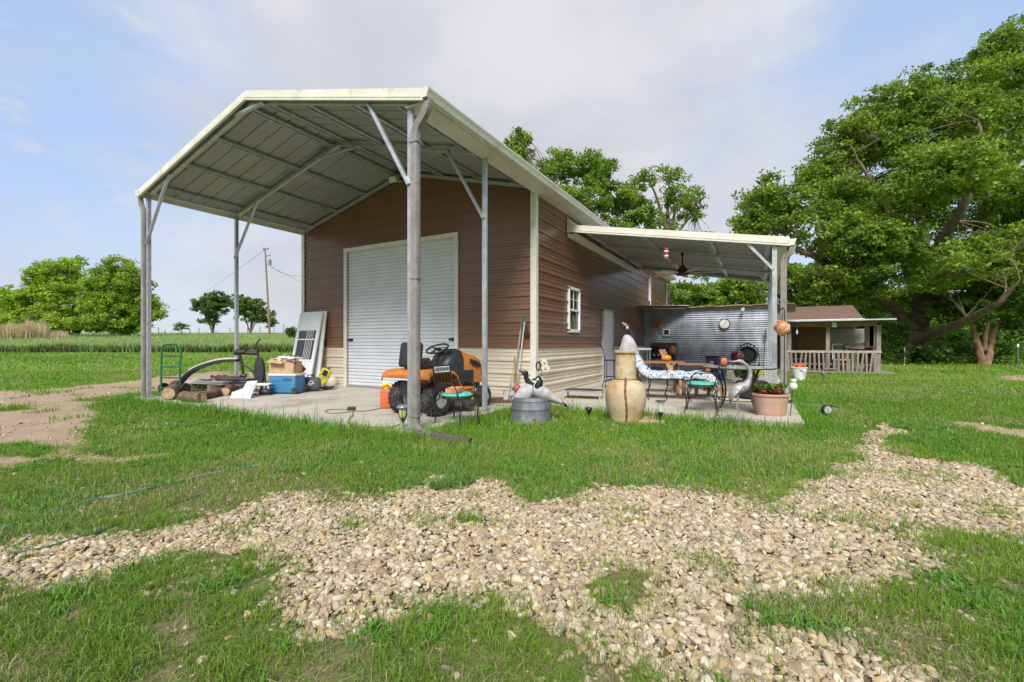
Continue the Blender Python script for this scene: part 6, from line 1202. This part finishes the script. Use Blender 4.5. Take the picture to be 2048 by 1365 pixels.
p = G(1503, 800, 0); t = thing('black_barrel', 'black rounded planter tub behind the glass table legs', 'tub', (p.x, p.y+.3, 0))
s = MB(); s.lathe([(.24, 0), (.30, .05), (.315, .2), (.30, .34), (.26, .37), (.22, .36)], 28); s.build('tub', plast_b, t, smooth=True); s = MB(); s.lathe([(0, .33), (.23, .33)], 16, cap=False); s.build('soil', plast_b, t)
# grill and shelf
p = PY(1322, 755, 16.0); p.z = 0; t = thing('smoker_grill', 'black barrel grill with an orange gas bottle on its side shelf', 'grill', tuple(p), -.05)
s = MB(); s.lathe([(0, -.42), (.22, -.42), (.24, -.36), (.24, .36), (.22, .42), (0, .42)], 22, axis='X', c=(0, .3, .84)); s.build('barrel', plast_b, t, smooth=True)
s = MB(); s.box((0, .0, .80), (.9, .22, .03)); s.build('front_shelf', wood_d, t)
for x in (-.36, .36):
    for y in (.12, .5): s = MB(); s.box((x, y, .33), (.04, .04, .66)); s.build('leg', plast_b, t)
s = MB()
for x in (-.2, -.05, .12): s.lathe([(.02, -.03), (.03, -.03), (.03, 0)], 10, axis='Y', c=(x, -.1, .74))
s.build('dial', chrome, t); s = MB(); s.lathe([(0, 0), (.10, 0), (.12, .06), (.12, .16), (.06, .22), (.03, .26)], 18, c=(.36, .06, .82)); s.build('gas_bottle', mat('bottle_orange', (.62, .20, .06), .5), t, smooth=True)
s = MB(); s.rbox((.0, .45, 1.10), (.85, .3, .14), .02); s.build('hood_shelf', wood_d, t)
# picnic table and plank
oak = mat('brown_oak', (.30, .15, .07), .7, var=.2, scale=4, stretch=(1, 5, 5), bump=.2, dirt=(.18, .09, .05), dirt_amt=.3)
p = G(1318, 790, 0); t = thing('picnic_table', 'brown wooden picnic table behind the chaise lounge', 'table', tuple(p), FACE-.25)
for i in range(4): s = MB(); s.box((0, .05+i*.15, .72), (1.1, .14, .04)); s.build('plank', oak, t, bevel=.004)
for x in (-.4, .4):
    s = MB(); s.bar((x, .0, 0), (x, .28, .7), .09, .05, up=(1, 0, 0)); s.bar((x, .6, 0), (x, .3, .7), .09, .05, up=(1, 0, 0)); s.bar((x, -.12, .38), (x, .72, .38), .08, .05); s.build('trestle', oak, t)
q = Vector(p)+Vector((0, .3, .745)); ob = thing('pumpkin', 'small orange pumpkin on the brown picnic table', 'pumpkin', (q.x+.1, q.y, .74)); s = MB()
for k in range(8): a = k*math.pi/4; s.ell((.05*math.cos(a), .05*math.sin(a), .07), (.065, .065, .07), 10, 8)
s.build('flesh', mat('pumpkin', (.70, .24, .03), .5), ob, smooth=True); s = MB(); s.tube([(0, 0, .12), (.01, 0, .18)], .012, 6); s.build('stalk', green_p, ob)
p = G(1358, 775, 0); t = thing('leaning_boards', 'pair of light brown boards leaning up to the left behind the chaise', 'boards', tuple(p), FACE-.1)
for dx in (0, .09): s = MB(); s.bar((dx, dx*.6, .0), (-.42+dx, .25+dx*.6, .98), .09, .03, up=(0, 1, 0)); s.build('board', mat('pine_board', (.50, .32, .18), .7, var=.15, stretch=(5, 5, 1)), t)
p = G(1385, 783, 0); t = thing('wooden_bench', 'brown wooden bench seat beneath the purple bin', 'bench', tuple(p), FACE-.2)
s = MB(); s.box((0, .15, .64), (.95, .36, .04)); s.build('seat', oak, t, bevel=.004)
for x in (-.35, .35): s = MB(); s.box((x, .15, .31), (.10, .28, .62)); s.build('leg', oak, t)
# adirondack chair
p = G(1415, 797, 0); t = thing('adirondack_chair', 'weathered brown slatted wooden chair foot rest right behind the chaise end', 'wooden chair', tuple(p), FACE+.15)
for i in range(6): s = MB(); s.box((-.22+i*.115, .25, .40-i*.035), (.10, .52, .025), rot=(0, .3, 0)); s.build('slat', mat('slat_brown', (.34, .23, .16), .75, var=.2), t)
for y in (.0, .5):
    s = MB(); s.bar((-.3, y, .42), (.42, y, .12), .09, .03, up=(0, 1, 0)); s.bar((.34, y, 0), (.34, y, .22), .07, .03, up=(0, 1, 0)); s.bar((-.25, y, 0), (-.25, y, .40), .07, .03, up=(0, 1, 0)); s.build('side_frame', oak, t)
# poles leaning on wall
for u0, u1, lab, mt in ((1531, 1527, 'thin black rod leaning on the corrugated wall, left of the right post', iron), (1534, 1533, 'thin grey chain of tubes hanging beside the black rod', chrome)):
    a, b = PY(u0, 662, 18.0), PY(u1, 734, 17.8); t = thing('garden_rod', lab, 'rod', (b.x, b.y, 0)); s = MB(); s.tube([(0, 0, 0), (0, 0, max(.1, b.z)), (a.x-b.x, a.y-b.y, a.z)], .014, 6); s.build('rod', mt, t); s = MB()
    for k in range(3): s.ell((a.x-b.x, a.y-b.y, a.z-.1*k), (.03, .02, .03), 8, 6)
    s.build('finial', mt, t)
# ceiling fan and wind spinner under the patio cover
p = PY(1365, 545, 12.15); zr = pz(p.x)+.05; t = thing('ceiling_fan', 'dark ceiling fan with pale blades under the patio roof', 'ceiling fan', (p.x, 12.15, zr))
dz = p.z-zr; s = MB(); s.tube([(0, 0, 0), (0, 0, dz+.12)], .018, 8); s.lathe([(.06, 0), (.03, -.08)], 14); s.build('rod', black, t)
s = MB(); s.lathe([(.04, dz+.18), (.10, dz+.10), (.16, dz+.0), (.17, dz-.05), (.13, dz-.08), (0, dz-.09)], 24); s.build('motor', mat('fan_bronze', (.05, .03, .022), .4, .3), t, smooth=True)
for k in range(5): a = k*2*math.pi/5+.35; s = MB(); s.at((0, 0, dz-.03), (.0, 0, a)); s.add([(.16, -.03, 0), (.30, -.07, .01), (.74, -.085, .0), (.78, 0, 0), (.74, .085, .025), (.30, .07, .03), (.16, .03, .01)], [tuple(range(7))]); s.build('blade', mat('fan_blade', (.58, .48, .36), .5, var=.1), t, solid=.01)
p = PY(1333, 506, PF+.0); t = thing('wind_spinner', 'red and white striped wind spinner hanging from the patio roof edge', 'wind spinner', (p.x, PF-.03, p.z))
for i, cm in enumerate(('r', 'w', 'r', 'w', 'r')): s = MB(); r = (.045, .05, .052, .05, .045)[i]; s.lathe([(.02, .10-i*.05), (r, .09-i*.05), (r, .06-i*.05), (.02, .05-i*.05)], 16); s.build('band', mat('spin_red', (.45, .05, .06), .4) if cm == 'r' else mat('spin_white', (.78, .74, .76), .4), t, smooth=True)
s = MB(); s.tube([(0, 0, .1), (0, 0, pz(p.x)-p.z)], .004, 5); s.tube([(0, 0, -.14), (0, 0, -.24)], .004, 5); s.build('cord', iron, t)
# ------------------------------------------------------------------ cottage and porch behind
shing = mat('brown_shingles', (.22, .135, .10), .9, var=.2, scale=5, col2=(.15, .095, .075), bump=.5, bscale=9, stretch=(1, 5, 5))
CT_ = thing('cottage', 'small old cottage with a brown shingled roof behind the porch', 'cottage', (3.0, 25.2, 0))
s = MB(); s.box((1.4, 27.6, 1.05), (4.7, 4.6, 2.2)); s.build('wall', mat('cottage_wall', (.20, .165, .14), .85, var=.1, dirt=(.22, .18, .15), dirt_amt=.4), CT_, world=True)
pr, pe = PY(1640, 613, 27.6).z, PY(1640, 641, 24.6).z
s = MB(); x0, x1 = -1.4, 3.95
for k in range(11):
    f0, f1 = k/11, (k+1)/11; y0, y1 = 24.6+3*f0, 24.6+3*f1; z0, z1 = pe+(pr-pe)*f0, pe+(pr-pe)*f1
    s.add([(x0, y0, z0+.03), (x1, y0, z0+.03), (x1-.02, y1, z1), (x0, y1, z1), (x0, y0, z0), (x1, y0, z0)], [(0, 1, 2, 3), (4, 5, 1, 0)])
s.add([(x0, 27.6, pr), (x1, 27.6, pr), (x1, 30.4, pe), (x0, 30.4, pe)], [(0, 1, 2, 3)]); s.build('roof', shing, CT_, world=True)
s = MB(); a = PY(1628, 700, 25.25); s.box((a.x, 25.27, 1.0), (1.3, .06, 1.9)); s.build('door', mat('door_ochre', (.26, .13, .05), .7, var=.15), CT_, world=True)
s = MB(); a = PY(1690, 680, 25.25); s.box((a.x, 25.27, 1.35), (1.6, .05, .9)); s.build('window', mat('pale_board', (.33, .30, .27), .8, var=.1), CT_, world=True)
s = MB(); s.box((x0+(x1-x0)/2, 24.58, pe-.02), (x1-x0, .04, .12)); s.build('eave_board', white, CT_, world=True)
PO = thing('porch', 'rickety wooden porch with a flat tin roof and crooked picket railing', 'porch', (2.4, 22.3, 0))
a, b = PY(1567, 642, 21.7), PY(1793, 637.5, 21.7); s = MB(); s.add([(a.x-2.4, 21.7, a.z-.02), (b.x, 21.7, b.z-.02), (b.x-.2, 24.7, b.z+.1), (a.x-2.4, 24.7, a.z+.1)], [(0, 1, 2, 3)]); s.build('tin_roof', corr, PO, world=True, solid=.03)
s = MB(); s.box(((a.x-2.4+b.x)/2, 21.68, (a.z+b.z)/2-.02), (b.x-a.x+2.4, .03, .05)); s.build('roof_edge', mat('edge_grey', (.52, .53, .53), .5, .3), PO, world=True)
zc = a.z-.17; s = MB(); s.box(((a.x-2+3.95)/2, 22.2, zc), (3.95-a.x+2, .08, .17)); s.box((1.6, 22.13, zc+.03), (3.8, .03, .10), rot=(0, .012, 0)); s.build('beam', wood_r, PO, world=True)
for u in (1578, 1655, 1756):
    q = PY(u, 745, 22.3); s = MB(); s.box((q.x, 22.3, zc/2-.05), (.14, .14, zc+.02), rot=(0, .01, .1)); s.build('post', wood_g, PO, world=True)
for u in (1738, 1748): q = PY(u, 745, 23.4); s = MB(); s.box((q.x, 23.4, zc/2), (.3, .05, zc)); s.build('wall_board', wood_g, PO, world=True)
a, b = PY(1562, 703, 22.22), PY(1763, 702.5, 22.22); zr_ = a.z; s = MB(); s.box(((a.x+b.x)/2, 22.22, zr_), (b.x-a.x, .05, .09), rot=(0, -.004, 0)); s.build('top_rail', mat('rail_white', (.40, .365, .33), .8, var=.15, dirt=(.3, .26, .22), dirt_amt=.4), PO, world=True)
s = MB(); s.box(((a.x+b.x)/2, 22.28, .30), (b.x-a.x, .04, .06)); s.build('lower_rail', wood_g, PO, world=True)
rg = random.Random(8); us = [1573, 1583, 1592, 1601, 1610.5, 1619.5, 1629, 1638, 1647, 1657, 1668, 1677, 1686, 1695, 1705, 1715, 1724, 1733, 1742, 1750]
for i, u in enumerate(us):
    q = PY(u, 745, 22.22); tl = rg.uniform(-.06, .15); s = MB(); s.box((q.x, 22.19, (zr_-.02)/2-.04), (.055+rg.uniform(0, .02), .028, zr_+.02), rot=(0, tl*.8, 0)); s.build('picket', wood_g if i % 3 else mats if False else wood_g, PO, world=True)
q = PY(1661, 738, 22.15); s = MB(); s.box((q.x, 22.13, q.z), (.42, .03, .05)); s.build('cross_piece', wood_g, PO, world=True)
s = MB(); s.box((2.4, 23.4, -.01), (4.2, 2.6, .06)); s.build('floor', wood_g, PO, world=True)
s = MB(); s.box((-.3, 24.5, 1.0), (.06, 1.4, 2.0)); s.build('side_panel', wood_d, PO, world=True)
# porch things
def framechair(lab, u, Y, mt, group='chairs on the porch'):
    q = PY(u, 720, Y); t = thing('tube_chair', lab, 'chair', (q.x, Y, .02), .1, group)
    s = MB(); s.tube(spl([Vector((-.25, 0, .45)), Vector((-.25, .08, 1.0)), Vector((-.2, .1, 1.08)), Vector((.2, .1, 1.08)), Vector((.25, .08, 1.0)), Vector((.25, 0, .45))], 4), .02, 7); s.tube([(-.25, .07, .85), (.25, .07, .85)], .014, 6); s.build('back', mt, t, smooth=True)
    s = MB(); s.box((0, -.2, .45), (.5, .45, .04)); s.build('seat', mt, t)
    for sx in (-.23, .23):
        for y in (-.4, 0): s = MB(); s.tube([(sx, y, 0), (sx, y, .45)], .014, 6); s.build('leg', mt, t)
framechair('pale tube framed chair behind the middle of the porch railing', 1680, 23.0, white)
framechair('green metal chair in the left shade of the porch', 1592, 23.2, hoseg)
q = PY(1718, 690, 23.0); t = thing('work_bench', 'cluttered brown work bench at the right end of the porch', 'bench', (q.x, 23.0, 0)); s = MB(); s.box((0, .1, 1.0), (1.0, .6, .05)); s.build('top', oak, t)
for x in (-.45, .45): s = MB(); s.box((x, .1, .5), (.06, .5, .98)); s.build('leg', oak, t)
s = MB()
for i in range(7): s.rbox((RNG.uniform(-.4, .4), RNG.uniform(-.1, .2), 1.06+RNG.uniform(0, .1)), (RNG.uniform(.1, .4), .08, RNG.uniform(.04, .12)), .01, rot=(0, RNG.uniform(-.3, .3), RNG.uniform(-.5, .5)))
s.build('clutter', wood_g, t)
q = PY(1594, 662, 22.0); t = thing('porch_lamp', 'white bulb hanging under the left part of the porch roof', 'lamp', (q.x, 22.05, zc-.08)); s = MB(); s.tube([(0, 0, 0), (0, 0, -.12)], .01, 6); s.build('cord', white, t); s = MB(); s.lathe([(.02, -.12), (.045, -.20), (.03, -.30), (0, -.32)], 12); s.build('bulb', goosewh, t, smooth=True)
q = PY(1669, 650, 22.0); t = thing('flood_lamp', 'white flood lamp on the porch beam above the middle post', 'lamp', (q.x, 22.14, q.z)); s = MB(); s.rbox((0, -.04, 0), (.16, .10, .20), .02); s.build('housing', white, t); s = MB(); s.tube([(0, 0, .1), (0, .02, .2)], .02, 6); s.build('bracket', white, t)
# ------------------------------------------------------------------ fence on the right, small white post, utility pole, field posts
for i, (u, v0, v1) in enumerate([(1888, 688, 722), (1912, 690, 722), (2036, 690, 738), (1860, 690, 718)]):
    q = G(u, v1+3, GZ); h = (q.z-GZ)+(v1-v0)*(FPX*1.23/(v1+3-HY))/FPX; t = thing('steel_fence_post', ['green steel fence post with white tip, left of the twin trunks', 'green steel fence post with white tip, immediately left of the twin trunks', 'green steel fence post with white tip near the right frame edge', 'green steel fence post with white tip nearest the pecan trunk'][i], 'fence post', tuple(q), 0, 'steel fence posts on the right boundary')
    s = MB(); s.box((0, 0, h/2), (.05, .03, h)); s.box((0, .02, h/2), (.012, .03, h)); s.build('stake', mat('post_green', (.06, .12, .07), .6), t); s = MB(); s.box((0, 0, h+.04), (.054, .034, .14)); s.build('tip', white, t)
q = G(1809, 731, GZ); t = thing('white_post', 'short white pipe standing at the right side of the clipped hedge', 'post', tuple(q)); s = MB(); s.tube([(0, 0, 0), (0, 0, .95)], .035, 8); s.build('pipe', white, t); s = MB(); s.lathe([(.045, .95), (.045, 1.0), (0, 1.01)], 10); s.build('cap', white, t)
q = fieldbase(540, 70); Tp = 70; t = thing('utility_pole', 'tall brown leaning utility pole with a transformer on the far left crest', 'utility pole', tuple(q), FACE); sc_ = Tp/FPX
zt = PD(530, 497, Tp).z-q.z; s = MB(); s.tube([(0, 0, -.5), (-10*sc_, 0, zt)], [.17, .11], 10); s.build('pole', mat('pole_brown', (.25, .18, .13), .85, var=.2), t, smooth=True)
s = MB(); s.lathe([(0, 0), (.22, 0), (.22, .75), (.12, .85)], 14, c=(.05, -.1, zt-2.6)); s.build('transformer', mat('transf_grey', (.20, .21, .22), .5), t, smooth=True)
s = MB(); s.tube([(-1.05, 0, zt-.2), (-.62, 0, zt-.1), (-.2, 0, zt-.15)], .05, 6); s.tube([(-1.0, 0, zt+.1), (-.95, 0, zt-.25)], .06, 6); s.tube([(-.3, 0, zt+.1), (-.3, 0, zt-.2)], .06, 6); s.build('insulator_arm', plast_b, t); s = MB(); s.tube([(-.8, 0, zt-1.3), (.1, 0, zt-1.1)], .05, 6); s.build('lower_arm', plast_b, t)
for (dz_, uu, vv, T2) in ((-.2, 330, 628, 200), (-2.0, 640, 545, 45), (-2.4, 700, 590, 110)):
    a = Vector((-.7, 0, zt+dz_)); e = PD(uu, vv, T2)-Vector(q); cs, sn = math.cos(-FACE), math.sin(-FACE); e = Vector((e.x*cs-e.y*sn, e.x*sn+e.y*cs, e.z)); s = MB(); s.tube([a.lerp(e, k/10)-Vector((0, 0, 1.2*math.sin(math.pi*k/10))) for k in range(11)], .022, 4); s.build('wire', plast_b, t)
for i, (u, h) in enumerate([(317, 1.0), (380, .7), (398, .8), (460, .9), (495, .9), (520, 1.0), (548, .8), (567, 1.5), (330, .6)]):
    q = fieldbase(u, 74); s = MB(); s.tube([(0, 0, -.2), (random.uniform(-.05, .05), 0, h)], .06 if h < 1.2 else .05, 6); ob = s.build('fence_post', mat('old_post', (.22, .19, .16), .9), None); ob.location = q; ob.location.z += .35
    tag(ob, 'old fence post standing on the far field crest seen through the carport', 'fence post', 'old posts on the field crest')
# wood and scrub closing the view on the right
rg = np.random.default_rng(77); n = 900; u = rg.uniform(1400, 2250, n); T3 = rg.uniform(52, 60, n); k_ = (u-CX)/FPX; C = np.stack([(FW[0]+RT[0]*k_)*T3, (FW[1]+RT[1]*k_)*T3, rg.uniform(-.1, 1, n)**1*5.2], -1)
V, F, c = leaf_cloud(C, np.array([.17, .30, .045])*rg.uniform(.5, 1.35, (n, 1)), 70, 1.2, .24, rg); o = npmesh('far_woodland', V, F, leaf, c); tag(o, 'far green woodland closing the view behind the sheds and the right fence', 'woodland', kind='stuff')
rg = np.random.default_rng(78); n = 900; u = rg.uniform(1835, 2350, n); T3 = rg.uniform(25.5, 32, n); k_ = (u-CX)/FPX; C = np.stack([(FW[0]+RT[0]*k_)*T3, (FW[1]+RT[1]*k_)*T3, rg.uniform(0, 1, n)**1.4*1.15], -1)
V, F, c = leaf_cloud(C, np.array([.12, .22, .035])*rg.uniform(.5, 1.5, (n, 1)), 40, .40, .10, rg); o = npmesh('undergrowth', V, F, leaf, c); tag(o, 'low weedy undergrowth along the foot of the right fence', 'undergrowth', kind='stuff')
# hoses in the grass
def groundline(px, r, mt, lab, name='garden_hose', cat='hose'):
    P = spl([G(u, v, GZ) for u, v in px], 8); P = [Vector((q.x, q.y, float(height(q.x, q.y))+r*.3+.006)) for i, q in enumerate(P)]; s = MB(); s.tube(P, r, 8); o = s.build(name, mt, None, smooth=True); tag(o, lab, cat)
groundline([(-80, 1085), (0, 1060), (70, 1036), (140, 1015), (190, 1000), (240, 992), (310, 975), (380, 958), (440, 945), (520, 932)], .014, mat('hose_pale', (.13, .20, .175), .45, var=.1), 'pale grey green garden hose lying across the grass at the far left')
groundline([(15, 1110), (80, 1100), (140, 1083), (190, 1068), (260, 1040), (330, 1015), (420, 985)], .007, hoseg, 'thin dark green cable on the gravel below the garden hose', 'thin_cable', 'cable')
